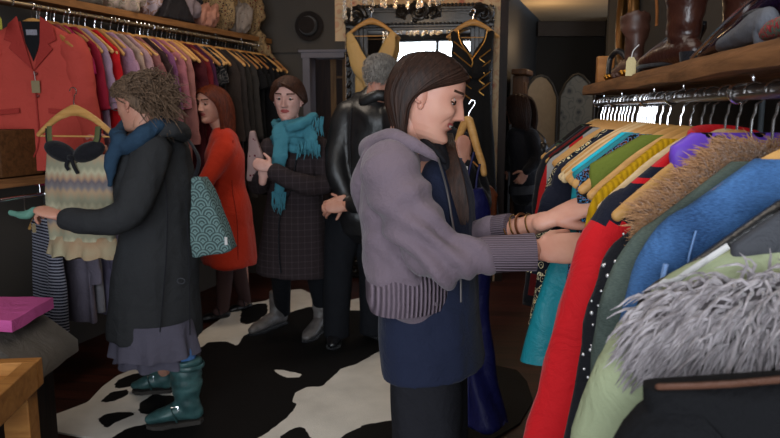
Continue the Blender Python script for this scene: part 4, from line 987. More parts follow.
BT = [.01, -.005, -.02, -.032, -.045, -.064, -.078, -.092, -.097, -.099, -.092, -.074, -.05, -.026, -.002]
WT = [.012, .026, .039, .049, .056, .061, .066, .0715, .0735, .0745, .069, .056, .039, .020, .002]
def ga(d, s): return math.exp(-(d/s)**2)
def headpt(z, a, smile=0):
    f = float(np.interp(z, ZT, FT)); b = float(np.interp(z, ZT, BT)); w_ = float(np.interp(z, ZT, WT))
    c, s = math.cos(a), math.sin(a); x = w_*math.copysign(abs(s)**.9, s)
    y = f*abs(c)**.85 if c > 0 else b*abs(c)**.9
    if c > 0:
        ax = abs(x)
        y -= .011*ga(ax-.031, .016)*ga(z-.014, .014)                      # eye sockets
        y += .005*ga(ax-.028, .020)*ga(z-.036, .008)                      # brow ridge
        rid = max(0, min(1, (.030-z)/.055)) if z > -.027 else max(0, 1-(-.027-z)/.010)
        y += (.003+.025*rid**1.2)*ga(x, .0085+.002*rid)*(1 if -.04 < z < .034 else 0)   # nose
        y += .010*ga(ax-.012, .006)*ga(z+.028, .007)                      # nostril wings
        y += (.0055+.001*smile)*ga(x, .020)*(ga(z+.0475, .005)+ga(z+.058, .006))         # lips
        y -= .003*ga(x, .022)*ga(z+.0525, .0022)
        y -= .004*ga(x, .02)*ga(z+.070, .007)
        y += .006*ga(x, .018)*ga(z+.092, .013)                            # chin
        y += (.004+.004*smile)*ga(ax-.040, .016)*ga(z+.018, .016)         # cheeks
        if smile: y -= .003*ga(ax-.034-(-.03-z)*.3, .004)*ga(z+.042, .016)
    return x, y, z
def head(H, smile=0, lidded=.3):
    g = G(); nr, nc = 96, 110
    rows = []
    for i in range(nr+1):
        z = -.112 + .2245*(1-math.cos(math.pi*i/nr))/2 if i > 0 else -.112
        rows.append([H.p(*headpt(z, t-.55*math.sin(t), smile)) for t in [2*math.pi*j/nc for j in range(nc)]])
    g.loft(rows); iR, iF, iU = H.R, H.F, H.U
    for k, f in enumerate(g.f):
        c = sum((g.v[j] for j in f), V())/len(f)-H.C; x, y, z = c.dot(iR)/H.k, c.dot(iF)/H.k, c.dot(iU)/H.k
        if y > .03:
            zc = z - smile*.5*(abs(x)**2)*14
            hw = .025+.004*smile
            if abs(x) < hw:
                e = (1-(x/hw)**2)
                if abs(zc+.0525) < .0105*e**.6: g.m[k] = 1
                if smile and abs(zc+.0525) < .0042*e and abs(x) < .018: g.m[k] = 5
            bz = z-(.037+.004*math.sin((abs(x)-.012)*60))
            if .013 < abs(x) < .055 and abs(bz) < .0050*(1-.5*(abs(x)-.013)/.037): g.m[k] = 4
    for s in (-1, 1):
        g.ell(H.p(s*.031, .063, .013), (.0125*H.k,)*3, 18, 12, mi=2)
        g.ell(H.p(s*.0305, .0722, .0105), (.0072*H.k,)*3, 12, 8, mi=3)
        # lids
        rings = []
        for a0 in np.linspace(-.25, 1.25, 6):
            rings.append([H.p(s*.031+.0145*math.sin(t), .063+.0136*math.cos(t)*math.cos(a0+.25-lidded*.0), .013+.0140*math.sin(a0+.42-lidded)*abs(math.cos(t))**.5) for t in np.linspace(-1.35, 1.35, 12)])
        vs_ = [p for r_ in rings for p in r_]; fs_ = [(i*12+j, i*12+j+1, (i+1)*12+j+1, (i+1)*12+j) for i in range(5) for j in range(11)]
        g.add(vs_, fs_, 0)
        g.tube([H.p(s*.031+.0150*math.sin(t), .063+.0140*math.cos(t), .013+.0145*math.sin(.17-lidded+.0)*abs(math.cos(t))**.5+.001) for t in np.linspace(-1.3, 1.3, 9)], .0023*H.k, 5, mi=4)
        # ear
        q = Matrix((H.R, H.F, H.U)).transposed()
        g.ell(H.p(s*.0735, -.008, .002), (.007*H.k, .017*H.k, .029*H.k), 14, 10, q @ Matrix.Rotation(s*.35, 3, 'Z') @ Matrix.Rotation(.2, 3, 'X'))
        g.ell(H.p(s*.070, -.003, -.024), (.007*H.k, .009*H.k, .012*H.k), 10, 8, q)
        rim = [H.p(s*(.078-.004*math.cos(t)), -.010-.016*math.sin(t)*1.0, .006+.024*math.cos(t)) for t in np.linspace(-.8, 3.4, 12)]
        g.tube(rim, .0035*H.k, 6, rnd=True)
    return g
def cap(H, off=.009, front=.072, side=.012, back=-.075, mi=0, g=None):
    g = g or G(); rows = []; nr, nc = 44, 56
    for i in range(nr+1):
        z0_ = -.112 + .2245*(1-math.cos(math.pi*i/nr))/2; row = []
        for j in range(nc):
            a = 2*math.pi*j/nc; c = math.cos(a)
            hl = (side+(front-side)*max(0, c)**1.1) if c > 0 else side+(back-side)*(-c)**.7
            z = max(z0_, hl); x, y, zz = headpt(min(z, .112), a)
            if c > 0: y = float(np.interp(z, ZT, FT))*abs(c)**.85
            k = min(1, max(0, (z0_-hl)/.02+.001)); o = off*k - .006*(1-k)
            n_ = V((x/.07, y/.09, z/.112)); n_.normalize()
            row.append(H.p(x+n_.x*o, y+n_.y*o, z+n_.z*o))
        rows.append(row)
    return g.loft(rows)
def qi(A, B, D, t):   # quadratic through A(0) B(.5) D(1)
    return A*((1-t)*(1-2*t)) + B*(4*t*(1-t)) + D*(t*(2*t-1))
def bundle(g, H, A, M, B, n, r=.0035, jit=.004, wave=0, seed=0, mi=0, lay=.03, fr=14, sides=5):
    rd = random.Random(seed); m = min(len(A), len(M), len(B))
    for i in range(n):
        t = (i+rd.random())/n; sc = 1+rd.uniform(-lay, lay); ph = rd.uniform(0, 6.28); P = []; j1 = V((rd.gauss(0, jit), rd.gauss(0, jit), rd.gauss(0, jit)))
        for k in range(m):
            q = qi(V(A[k]), V(M[k]), V(B[k]), t)*sc + j1*(k/m)
            if wave: q += V((math.sin(k*fr*.1+ph), math.cos(k*fr*.13+ph), math.sin(k*fr*.09+ph*2)))*wave*(k/m)
            zc = min(0, q.z+.02); pp = H.p(q.x, q.y, q.z-zc); pp.z += zc*H.k; P.append(pp)
        rr_ = [r*.7]+[r]*(m-2)+[r*.25]
        g.tube(P, [x*H.k for x in rr_], sides, sub=3, mi=mi)
    return g
def mir(L): return [(-x, y, z) for x, y, z in L]

def hand_geo(W, d, n, s=1, curl=(.3, .4, .3), ts=1, spread=.06, thumb=(.75, .25), fist=False):
    g = G(); d = V(d).normalized(); n = V(n); n = (n-d*n.dot(d)).normalized(); sd = d.cross(n)*ts; W = V(W)
    g.tube([W-d*.03*s, W, W+d*.03*s, W+d*.062*s, W+d*.088*s], [(.025*s, .019*s), (.027*s, .019*s), (.036*s, .0165*s), (.041*s, .0145*s), (.038*s, .012*s)], 16, up=n, sub=3, rnd=True)
    Ls = (.074, .082, .076, .060)
    for i in range(4):
        b = W+d*(.082-.003*abs(i-1))*s+sd*(.030-.0195*i)*s; dd = (d+sd*spread*(1.2-i)).normalized(); nn = n.copy(); P = [b-dd*.012*s, b]; R_ = [.0092*s, .0098*s]
        for k, fr in enumerate((.44, .31, .25)):
            q = Matrix.Rotation(-curl[k]*(1+.08*i), 3, sd*ts*1.0) if True else None
            # bend towards the palm (-n)
            ax = dd.cross(-nn); dd = (Matrix.Rotation(curl[k]*(1+.06*i), 3, ax) @ dd).normalized(); nn = (Matrix.Rotation(curl[k]*(1+.06*i), 3, ax) @ nn).normalized()
            P.append(P[-1]+dd*Ls[i]*fr*s); R_.append((.0088, .0080, .0068)[k]*s*(1 if i < 3 else .88))
        g.tube(P, R_, 10, sub=3, rnd=True)
    b = W+d*.018*s+sd*.022*s; t1 = (d*(1-thumb[0])+sd*thumb[0]-n*thumb[1]).normalized(); t2 = (t1*.6+d*.6-n*thumb[1]*.5).normalized()
    g.tube([b, b+t1*.034*s, b+t1*.034*s+t2*.032*s, b+t1*.034*s+t2*.032*s+(t2+d*.3).normalized()*.026*s], [.014*s, .0125*s, .0098*s, .0080*s], 12, sub=3, rnd=True)
    return g
def limbs(g, sets):
    for pts, rad in sets: g.tube(pts, rad, 14, sub=3, rnd=True)
    return g
def body(P, H, neck, sets, hands, skin=None, brow=None, smile=0, lid=.3, torso=None, fwd=(0, 1, 0), nr=.052):
    core = limbs(G(), sets)
    if torso: core.tube([p for p, r in torso], [r for p, r in torso], 20, up=fwd, sub=3, rnd=True)
    core.tube([H.p(0, -.03, -.045), H.p(0, -.032, -.09), neck], [(nr, nr), (nr, nr), (nr*1.25, nr*1.1)], 18, sub=3, rnd=True)
    g = remesh(core, .011, 3)
    merge(g, head(H, smile, lid))
    nk = G().tube([H.p(0, -.025, -.055), H.p(0, -.030, -.10), V(neck)], [(nr, nr*1.05), (nr*.97, nr*.97), (nr*1.15, nr*1.1)], 24, sub=4, rnd=True); merge(g, nk)
    for h in hands: merge(g, remesh(h, .0034, 3))
    o = obj('body', g, HM(skin, brow), P, auto=70); return o
def fold(amp, sx=9, sz=4, seed=0, amp2=0, s2=30):
    return lambda p, n: amp*(nz3(p, (sx, sx, sz), seed)+.5*nz3(p, (sx*2.1, sx*2.1, sz*2), seed+9)) + (amp2*nz3(p, (s2, s2, s2), seed+3) if amp2 else 0)
def boot_g(heel, toe, h, r0=.05, lean=(0, 0), fat=1):
    heel = V(heel); d = V(toe)-heel; L = d.length; d = d.normalized(); z = V((0, 0, 1)); sd = V((lean[0], lean[1], 0))
    g = G()
    g.tube([heel-d*.0+z*.045, heel+d*.35*L+z*.055, heel+d*.68*L+z*.04, heel+d*.93*L+z*.028], [(.034*fat, .042), (.038*fat, .046), (.044*fat, .032), (.030*fat, .022)], 16, up=z, sub=4, rnd=True)
    g.tube([heel+d*.15*L+z*.05, heel+d*.16*L+z*.12, heel+d*.13*L+z*h*.6+sd*.6, heel+d*.12*L+z*h+sd], [(.040*fat, .05*fat), (.042*fat, .052*fat), (r0*.95, r0*1.05), (r0, r0*1.08)], 20, up=d, sub=4)
    return g
def sole_g(heel, toe, th=.02, w_=.04, heelh=0):
    heel = V(heel); d = V(toe)-heel; L = d.length; d.normalize(); n_ = V((-d.y, d.x, 0)); z = V((0, 0, 1))
    pr = [(-.035, .0), (-.02, .7), (.1, .95), (.45*L, .8), (.7*L, 1.15), (.9*L, .9), (L*1.03, .3)]
    pts = [heel+d*x+n_*w_*k for x, k in pr] + [heel+d*x-n_*w_*k for x, k in pr[::-1]]
    return G().prism([p+z*.003 for p in pts], z*th)

# ---- the woman in the mauve hoodie
P1 = thing('person', 'smiling woman with long brown hair in a mauve hoodie reaching into the right rack', 'person', (at(425, 300, 1.85).x, 1.87, 0))
H = Frame(at(429, 99, 1.80), (.93, -.22, -.31), (.3, 0, 1), .93)
A1 = [at(390, 174, 1.70), at(437, 256, 1.62), at(490, 255, 1.60), at(534, 251, 1.595)]
A2 = [at(428, 172, 2.01), at(462, 236, 1.90), at(512, 227, 1.77), at(549, 220, 1.70)]
hipc = at(430, 330, 1.87); fT = V((.9, -.43, 0)).normalized(); rT = V((-.43, -.9, 0)).normalized()*-1
k1 = hipc + V((-.01, -.06, 0)); k2 = hipc + V((.02, .07, 0))
h1 = hand_geo(at(539, 250, 1.60), (.98, .12, .04), (.0, -.85, .55), .98, (.25, .35, .3), -1, thumb=(.45, .35))
h2 = hand_geo(at(551, 219, 1.695), (.82, -.12, .36), (-.40, -.45, .85), .98, (.55, .5, .4), 1, thumb=(.30, .45))
body(P1, H, at(416, 150, 1.86), [([A1[0], A1[1], A1[3]], [.05, .042, .026]), ([A2[0], A2[1], A2[3]], [.05, .040, .0255]), ([k1, V((k1.x, k1.y, .45)), V((k1.x-.01, k1.y, .06))], [.06, .05, .04]), ([k2, V((k2.x, k2.y, .45)), V((k2.x-.01, k2.y, .06))], [.06, .05, .04])],
     [h1, h2], smile=1, lid=.52, torso=[(at(430, 330, 1.87), (.13, .09)), (at(424, 250, 1.87), (.12, .08)), (at(418, 185, 1.87), (.14, .085)), (at(416, 160, 1.87), (.08, .06))], fwd=fT, nr=.046)
g = G().tube([at(433, 252, 1.62), at(485, 254, 1.60), at(545, 250, 1.60)], [.036, .030, .0265], 16, sub=3)
# hoodie
m_hood = mat('mauve_fleece', '#6d5f68', .92, scale=7, bump=.3, sheen=.12); m_hrib = mat('mauve_rib', '#6f616a', .92, 'ribz', col2='#4a4048', scale=520, bump=.7); m_cuff = mat('mauve_cuff_rib', '#6f616a', .92, 'ribx', col2='#51464e', scale=1100, bump=.6)
g = G()
g.tube([at(414, 158, 1.86), at(407, 172, 1.86), at(404, 195, 1.86), at(408, 232, 1.845), at(415, 272, 1.82)], [(.07, .06), (.150, .082), (.175, .100), (.182, .110), (.180, .112)], 26, up=fT, sub=4, rnd=True)
g.tube([at(400, 166, 1.76), A1[0], at(410, 212, 1.655), A1[1], at(462, 257, 1.605), at(484, 255, 1.60)], [.06, .078, .070, .070, .052, .045], 20, sub=4, rnd=True)
g.tube([at(424, 168, 1.95), A2[0], A2[1], at(492, 229, 1.81)], [.06, .07, .052, .038], 18, sub=4, rnd=True)
def hd_(p, n):
    a = .0075*nz3(p, (7, 7, 6), 3); q = p-A1[1]
    el = math.exp(-(q.length/.13)**2); a += el*.012*math.sin((q.x*1.0+q.z*1.1)*72+nz3(p, (6, 6, 6), 2)*5)
    ar = math.exp(-((p-A1[0]-V((.05, 0, -.1))).length/.14)**2); a += ar*.009*math.sin((q.x*.6-q.z)*52+nz3(p, (5, 5, 5), 8)*6)
    a += .005*math.sin(p.z*62+nz3(p, (5, 5, 5), 4)*8)*math.exp(-((p.z-at(400, 262, 1.86).z)/.05)**2)
    return a
g = remesh(g, .0065, 4, hd_); obj('hoodie', g, m_hood, P1, auto=80)
g = G().tube([at(415, 264, 1.82), at(415, 275, 1.82), at(415, 288, 1.82), at(415, 301, 1.82)], [(.172, .105), (.183, .115), (.182, .114), (.172, .105)], 40, up=fT, sub=3); obj('waist_ribbing', g, m_hrib, P1)
obj('cuff', G().tube([at(476, 256, 1.60), at(490, 254.5, 1.60), at(515, 253, 1.60), at(535, 252, 1.598)], [.041, .044, .0435, .045], 28, sub=4), m_cuff, P1, auto=80)
obj('cuff', G().tube([at(480, 232, 1.84), at(498, 228, 1.80), at(511, 226, 1.772)], [.034, .034, .033], 24, sub=3), m_cuff, P1, auto=80)
g = G().ell(at(379, 172, 1.91), (.060, .085, .085), 20, 14, Matrix.Rotation(.35, 3, 'Y'))
g.tube([at(438, 160, 1.70), at(426, 151, 1.69), at(408, 142, 1.70), at(390, 138, 1.76), at(373, 150, 1.86), at(384, 142, 1.99), at(412, 142, 2.03)], [.007, .013, .019, .026, .036, .030, .02], 14, sub=4, rnd=True)
g.tube([at(372, 158, 1.80), at(364, 185, 1.84), at(366, 212, 1.90)], [.028, .036, .022], 12, sub=4, rnd=True)
g = remesh(g, .006, 4, lambda p, n: .006*nz3(p, (9, 9, 6), 1)); obj('hood', g, m_hood, P1, auto=80)
fz = [at(438, 158, 1.69), at(447, 190, 1.715), at(453, 225, 1.715), at(460, 262, 1.69), at(461, 302, 1.69)]
obj('zip', G().tube(fz, .0028, 6, sub=4), mat('zip_metal', '#77716f', .35, 'flat', metal=.7), P1)
m_tun = mat('navy_tunic', '#1b2136', .85, scale=8, sheen=.05); 
g = G().tube([at(430, 160, 1.86), at(435, 176, 1.86), at(436, 205, 1.86), at(434, 250, 1.865), at(431, 300, 1.87), at(432, 340, 1.87), at(434, 366, 1.87)], [(.06, .05), (.130, .078), (.148, .098), (.150, .118), (.168, .135), (.178, .140), (.182, .142)], 30, up=fT, sub=4)
g = remesh(g, .009, 4, fold(.010, 9, 2.5, 6)); obj('tunic', g, m_tun, P1, auto=80)
g = G().tube([at(438, 138, 1.84), at(441, 150, 1.78), at(447, 164, 1.76), at(452, 176, 1.78)], [(.012, .02), (.012, .026), (.010, .024), (.006, .01)], 10, sub=3, rnd=True)
g.tube([at(424, 142, 1.80), at(434, 150, 1.74), at(443, 160, 1.73)], [(.010, .02), (.012, .022), (.008, .014)], 10, sub=3, rnd=True)
obj('shirt_collar', g, mat('black_shirt', '#17171c', .8), P1)
m_trs = mat('charcoal_trousers', '#1d1d22', .9, scale=10)
g = G()
for k_, dx in ((k1, -.0), (k2, .02)): g.tube([V((k_.x, k_.y, .86)), V((k_.x, k_.y, .72)), V((k_.x, k_.y, .45)), V((k_.x-.01, k_.y, .10)), V((k_.x-.01, k_.y, .035))], [(.085, .085), (.105, .09), (.095, .095), (.085, .09), (.09, .10)], 22, sub=3, rnd=False)
g = remesh(g, .010, 4, fold(.010, 9, 2.5, 8)); obj('trousers', g, m_trs, P1, auto=80)
for k_ in (k1, k2):
    hl = V((k_.x-.03, k_.y, 0)); to = hl+fT*.22; obj('shoe', boot_g(hl, to, .09), m_blk, P1)
for i, x in enumerate((511, 516, 523, 531)):
    c0 = at(x, 227.5-i*.9, 1.772-.0019*(x-511)); dr = (A2[3]-A2[2]).normalized(); dr = (dr+V((.25*(i % 2)-.1, 0, .1*(i % 2)))).normalized(); s1 = dr.cross(V((0, 0, 1))).normalized(); s2 = s1.cross(dr)
    r_ = .031 if i < 3 else .0285
    obj('bracelet', G().tube([c0+s1*r_*math.cos(a)+s2*r_*math.sin(a) for a in np.linspace(0, 6.283, 25)[:-1]], .0022 if i != 2 else .0032, 7, closed=True), mat('gold_bangle', '#b08a55', .25, 'flat', metal=.9) if i != 2 else mat('copper_bangle', '#8d5a3c', .3, 'flat', metal=.8), P1)
m_h1 = mat('hair_dark_brown', '#1c110d', .55, 'hair', col2='#352118', scale=20, bump=.3)
g = cap(H, .009, .074, .030, -.09)
A_ = [(-.020, .074, .094), (.028, .082, .078), (.062, .052, .054), (.078, .012, .030), (.083, -.030, -.008), (.079, -.052, -.065), (.074, -.070, -.13)]
M_ = [(-.012, .0, .123), (.042, -.002, .112), (.080, -.022, .066), (.088, -.040, .012), (.084, -.050, -.050), (.076, -.052, -.10), (.064, -.05, -.145)]
B_ = [(-.005, -.07, .102), (.025, -.095, .076), (.050, -.103, .030), (.060, -.100, -.030), (.058, -.085, -.08), (.052, -.07, -.12), (.04, -.06, -.15)]
bundle(g, H, A_, M_, B_, 260, .0045, .003, 0, 1, lay=.025, sides=5)
bundle(g, H, mir(A_), mir(M_), mir(B_), 150, .0045, .003, 0, 2, lay=.025)
bundle(g, H, [(0, -.06, .106), (.0, -.095, .08), (.0, -.110, .03), (0, -.108, -.03), (.0, -.09, -.09), (0, -.07, -.15)], [(.02, -.06, .106), (.03, -.095, .08), (.035, -.108, .03), (.035, -.106, -.03), (.035, -.09, -.09), (.03, -.07, -.15)], [(-.03, -.06, .105), (-.03, -.095, .08), (-.04, -.108, .03), (-.045, -.105, -.03), (-.04, -.09, -.09), (-.03, -.07, -.15)], 70, .0048, .003, 0, 3)
# long lock falling in front of the far shoulder
F_ = [(-.080, .020, .03), (-.086, .022, -.03), (-.082, .015, -.09), (-.075, -.005, -.15), (-.070, -.030, -.22), (-.065, -.065, -.30), (-.06, -.11, -.38)]
F2 = [(-.082, -.01, .03), (-.088, -.01, -.03), (-.085, -.010, -.09), (-.080, -.03, -.15), (-.078, -.055, -.22), (-.07, -.09, -.30), (-.065, -.13, -.37)]
F0 = [(-.070, .045, .03), (-.078, .044, -.03), (-.074, .036, -.09), (-.062, .015, -.15), (-.055, -.01, -.22), (-.055, -.045, -.30), (-.055, -.09, -.39)]
rd0 = random.Random(44)
for i in range(110):
    q = rd0.random(); ln = rd0.uniform(-8, 12)
    g.tube([at(441+11*q, 134, 1.86), at(443+12*q, 150, 1.80-.03*q), at(447+14*q, 172, 1.745-.01*q), at(453+13*q, 195, 1.725), at(460+9*q, 214+ln, 1.72)], [.003, .0042, .0042, .0038, .0008], 5, sub=3)
obj('hair', g, m_h1, P1, rc=False)

# ---- the woman in the dark coat on the left
P2 = thing('person', 'woman in a long charcoal coat and teal boots, back turned, lifting a dress', 'person', (at(155, 300, 3.15).x, 3.15, 0))
H = Frame(at(137, 105, 3.08), (-.90, .36, -.16), (-.05, .03, 1), .98)
f2 = V((-.80, .60, 0)).normalized(); B2 = at(156, 140, 3.14)
La = [at(150, 155, 2.98), at(128, 212, 2.86), at(88, 222, 2.84), at(60, 216, 2.86)]
Lb = [at(172, 150, 3.30), at(150, 200, 3.44), at(122, 190, 3.44), at(102, 168, 3.36)]
bt1 = (flr(196, 424), flr(148, 430)); bt2 = (flr(168, 393), flr(134, 394))
kn = [V((at(162, 300, 3.1).x, 3.12, .5)), V((at(158, 300, 3.1).x, 3.24, .5))]
hn1 = hand_geo(La[3], (-.9, .1, .25), (0, -.3, .95), .95, (.7, .7, .5), 1, thumb=(.4, .5)); hn2 = hand_geo(Lb[3], (-.6, -.1, .75), (.1, -.9, .1), .95, (.6, .7, .5), 1)
body(P2, H, B2, [([La[0], La[1], La[3]], [.05, .04, .027]), ([Lb[0], Lb[1], Lb[3]], [.05, .04, .027]), ([V((kn[0].x, 3.13, .85)), kn[0], V((bt1[0].x-.02, bt1[0].y, .10))], [.065, .045, .036]), ([V((kn[1].x, 3.22, .85)), kn[1], V((bt2[0].x-.02, bt2[0].y, .10))], [.065, .045, .036])],
     [hn1, hn2], skin=m_skin2, torso=[(at(158, 290, 3.15), (.14, .10)), (at(156, 220, 3.15), (.12, .09)), (at(156, 165, 3.15), (.15, .09)), (at(156, 148, 3.15), (.08, .06))], fwd=f2)
m_coat = mat('charcoal_coat', '#2e2f31', .9, scale=12, bump=.3)
g = G().tube([at(157, 137, 3.14), at(157, 150, 3.14), at(156, 185, 3.14), at(157, 225, 3.15), at(157, 270, 3.16), at(156, 334, 3.16)], [(.08, .07), (.175, .10), (.198, .13), (.175, .135), (.21, .165), (.235, .19)], 30, up=f2, sub=5, rnd=False)
g.tube([at(158, 150, 3.04), La[0], at(140, 188, 2.90), La[1], at(98, 223, 2.84), at(68, 219, 2.85)], [.07, .085, .078, .070, .058, .050], 18, sub=4, rnd=True)
g.tube([at(168, 152, 3.24), Lb[0], Lb[1], Lb[2], at(106, 176, 3.38)], [.07, .08, .066, .052, .045], 18, sub=4, rnd=True)
g = remesh(g, .010, 5, fold(.012, 8, 3, 2, .003, 26)); obj('coat', g, m_coat, P2, auto=80)
g = G().tube([at(150, 133, 3.02), at(170, 128, 3.02), at(182, 132, 3.16), at(172, 128, 3.30), at(150, 128, 3.30)], [(.035, .028), (.045, .035), (.05, .04), (.045, .035), (.03, .028)], 14, sub=4, rnd=True); g = remesh(g, .009, 4, fold(.006, 12, 12, 4)); obj('coat_collar', g, m_coat, P2, auto=80)
sm = G()
for q in ([at(160, 150, 3.0), at(167, 200, 2.99), at(166, 260, 2.98), at(160, 332, 2.955)], [at(186, 200, 3.02), at(189, 260, 3.01), at(190, 335, 3.0)]): sm.tube(q, .003, 5, sub=4)
obj('coat_seam', sm, m_blk, P2)
bc = at(181, 281, 2.955); obj('buckle_ring', G().tube([bc+V((.016*math.cos(a), 0, .012*math.sin(a))) for a in np.linspace(0, 6.28, 17)[:-1]], .003, 6, closed=True), m_gry, P2)
m_bsc = mat('petrol_blue_scarf', '#293f54', .95, scale=14)
g = G().tube([at(118, 136, 2.99), at(122, 148, 2.96), at(138, 139, 2.93), at(155, 127, 2.98), at(165, 122, 3.08), at(155, 120, 3.22), at(130, 124, 3.26), at(116, 134, 3.12)], [.03, .034, .036, .036, .036, .032, .03, .03], 14, sub=4, rnd=True)
g.tube([at(120, 140, 2.95), at(112, 160, 2.95), at(110, 185, 2.96)], [.034, .030, .015], 12, sub=3, rnd=True)
g = remesh(g, .008, 3, fold(.008, 16, 16, 5)); obj('scarf', g, m_bsc, P2, auto=80)
m_skt = mat('grey_lilac_skirt', '#55525f', .9, scale=14)
def tier(z1, z0, r0, r1, n=90, amp=.016, k=15, seed=0, C0=None, fv=None, el=.9):
    g = G(); rows = []
    for i in range(11):
        t = i/10; z = z1+(z0-z1)*t; rw = []
        for j in range(n):
            a = 2*math.pi*j/n; r_ = r0+(r1-r0)*t + amp*t*(math.sin(k*a+seed)+.5*math.sin(k*1.7*a+seed*2))
            rw.append(V((C0.x, C0.y, z+.006*t*math.sin(k*a)))+V((r_*math.cos(a), r_*math.sin(a)*el, 0)))
        rows.append(rw)
    inner = [[V((C0.x+(p.x-C0.x)*.97, C0.y+(p.y-C0.y)*.97, p.z)) for p in r_] for r_ in rows[::-1]]
    return g.loft(rows+inner, caps=False)
cs = at(155, 350, 3.10)
zt = lambda y: at(153, y, 3.0).z
obj('skirt', tier(zt(325), zt(359), .175, .198, seed=1, C0=cs, k=9, amp=.012), m_skt, P2, auto=80); obj('skirt_tier', tier(zt(346), zt(370), .165, .185, seed=3, C0=cs+V((.0, .03, 0)), k=9, amp=.014), m_skt, P2, auto=80)
m_tb = mat('teal_boot_leather', '#3d6060', .4, 'leather', col2='#243f40', scale=20, bump=.5); m_tsole = mat('boot_sole_grey', '#3b3835', .9, scale=20)
m_sock = mat('blue_sock', '#4b73a8', .9, scale=20)
for (hl, to), kn_, hh in ((bt1, 0, .30), (bt2, 1, .28)):
    up_ = hl + V((0, 0, .022)); b_ = remesh(boot_g(up_, to+V((0, 0, .022)), hh, .068, lean=(-.01, 0), fat=1.12), .006, 4, lambda p, n: .006*nz3(p, (12, 12, 34), 3)); bo = obj('boot', b_, m_tb, P2)
    obj('sole', sole_g(hl, to, .026, .045), m_tsole, bo, bev=.004, auto=30)
    d = (to-hl).normalized(); L = (to-hl).length
    for zz, rr_ in ((hh-.03, .073),):
        c0 = up_+d*.12*L+V((0, 0, zz)); obj('strap', G().tube([c0+V((rr_*math.cos(a), rr_*math.sin(a), 0)) for a in np.linspace(0, 6.28, 21)[:-1]], (.004, .011), 8, up=(0, 0, 1), closed=True), m_tb, bo)
    c0 = up_+d*.42*L; sdv = V((-d.y, d.x, 0)); rr_ = .056
    obj('strap', G().tube([c0+sdv*rr_*math.cos(a)+V((0, 0, .036+.045*math.sin(a)))+d*.02*math.sin(a) for a in np.linspace(-.3, 3.44, 14)], (.011, .003), 8, up=d), m_tb, bo)
    bk = c0+sdv*(.034 if sdv.y < 0 else -.034)+V((0, 0, .075)); obj('buckle', G().tube([bk+d*x+V((0, -.006, z)) for x, z in ((-.014, -.014), (.014, -.014), (.014, .014), (-.014, .014))], .003, 6, closed=True), m_chr, bo)
obj('sock', G().tube([bt1[0]+V((-.035, 0, .30)), bt1[0]+V((-.04, 0, .36)), V((bt1[0].x-.05, bt1[0].y, .42))], [.047, .050, .048], 18, sub=3), m_sock, P2)
m_h2 = mat('hair_ash_brown', '#3a2e25', .7, 'hair', col2='#7d6450', scale=20, bump=.4)
g = cap(H, .012, .074, .016, -.075)
rd = random.Random(4)
for i in range(1100):       # messy waves swept back into a loose bunch
    a = rd.uniform(-1.45, 1.45); s_ = rd.uniform(0, 1)
    st_ = V((.078*math.sin(a), .075*(1-s_)-.06*s_, .03+.085*math.cos(a)))
    en = V((rd.gauss(0, .036), -.125+rd.gauss(0, .028), .015+rd.gauss(0, .038))); md_ = st_*.55+en*.45; md_ = md_+V((st_.x, st_.y*.3, st_.z)).normalized()*.026
    w1, w2 = V((rd.gauss(0, .005), rd.gauss(0, .005), rd.gauss(0, .005))), V((rd.gauss(0, .007), rd.gauss(0, .007), rd.gauss(0, .007)))
    tl = en+V((rd.gauss(0, .03), -.03+rd.gauss(0, .025), -.03+rd.gauss(0, .035)))
    g.tube([H.p(*st_), H.p(*(st_*.72+md_*.28+w1+st_.normalized()*.008)), H.p(*(md_+w2)), H.p(*(en+w1)), H.p(*tl)], [.0022, .003, .003, .0026, .0006], 5, sub=3)
obj('hair', g, m_h2, P2, rc=False)
g = G().tube([H.p(.078, .0, .014), H.p(.080, .04, .012), H.p(.070, .085, .012)], (.002, .004), 6); g.tube([H.p(.06-.028+.028*math.cos(a), .092, .008+.018*math.sin(a)) for a in np.linspace(0, 6.28, 17)[:-1]], .002, 6, closed=True)
g.tube([H.p(-.032+.028*math.cos(a), .092, .008+.018*math.sin(a)) for a in np.linspace(0, 6.28, 17)[:-1]], .002, 6, closed=True); obj('spectacles', g, mat('specs_metal', '#6f7275', .3, 'flat', metal=.8), P2)
# bag on her shoulder
m_bag = mat('bag_fans', '#667f7d', .8, 'scales', col2='#3a4a4b', scale=26, bump=0)
bp = [at(193, 176, 3.02), at(212, 240, 3.02)]
t = thing('shoulder_bag', 'grey-teal cloth bag printed with fans, on the shoulder of the charcoal-coated woman', 'bag', at(208, 257, 3.05))
qv = 3.03; pts = [(190, 178), (199, 176), (207, 190), (216, 215), (226, 240), (230, 250), (222, 254), (205, 256), (192, 258), (188, 230)]
h = remesh(G().prism([at(x, y, qv) for x, y in pts], V((.02, .09, 0))), .008, 8, fold(.010, 9, 5, 3)); obj('pouch', h, m_bag, t, auto=80)
obj('strap', G().tube([at(194, 180, 3.05), at(199, 160, 3.07), at(190, 142, 3.12), at(182, 134, 3.18)], (.010, .003), 8, sub=4), m_blk, t); obj('label_tab', G().box(at(226, 241, 3.022), (.012, .003, .035)), m_wht, t, smooth=False)
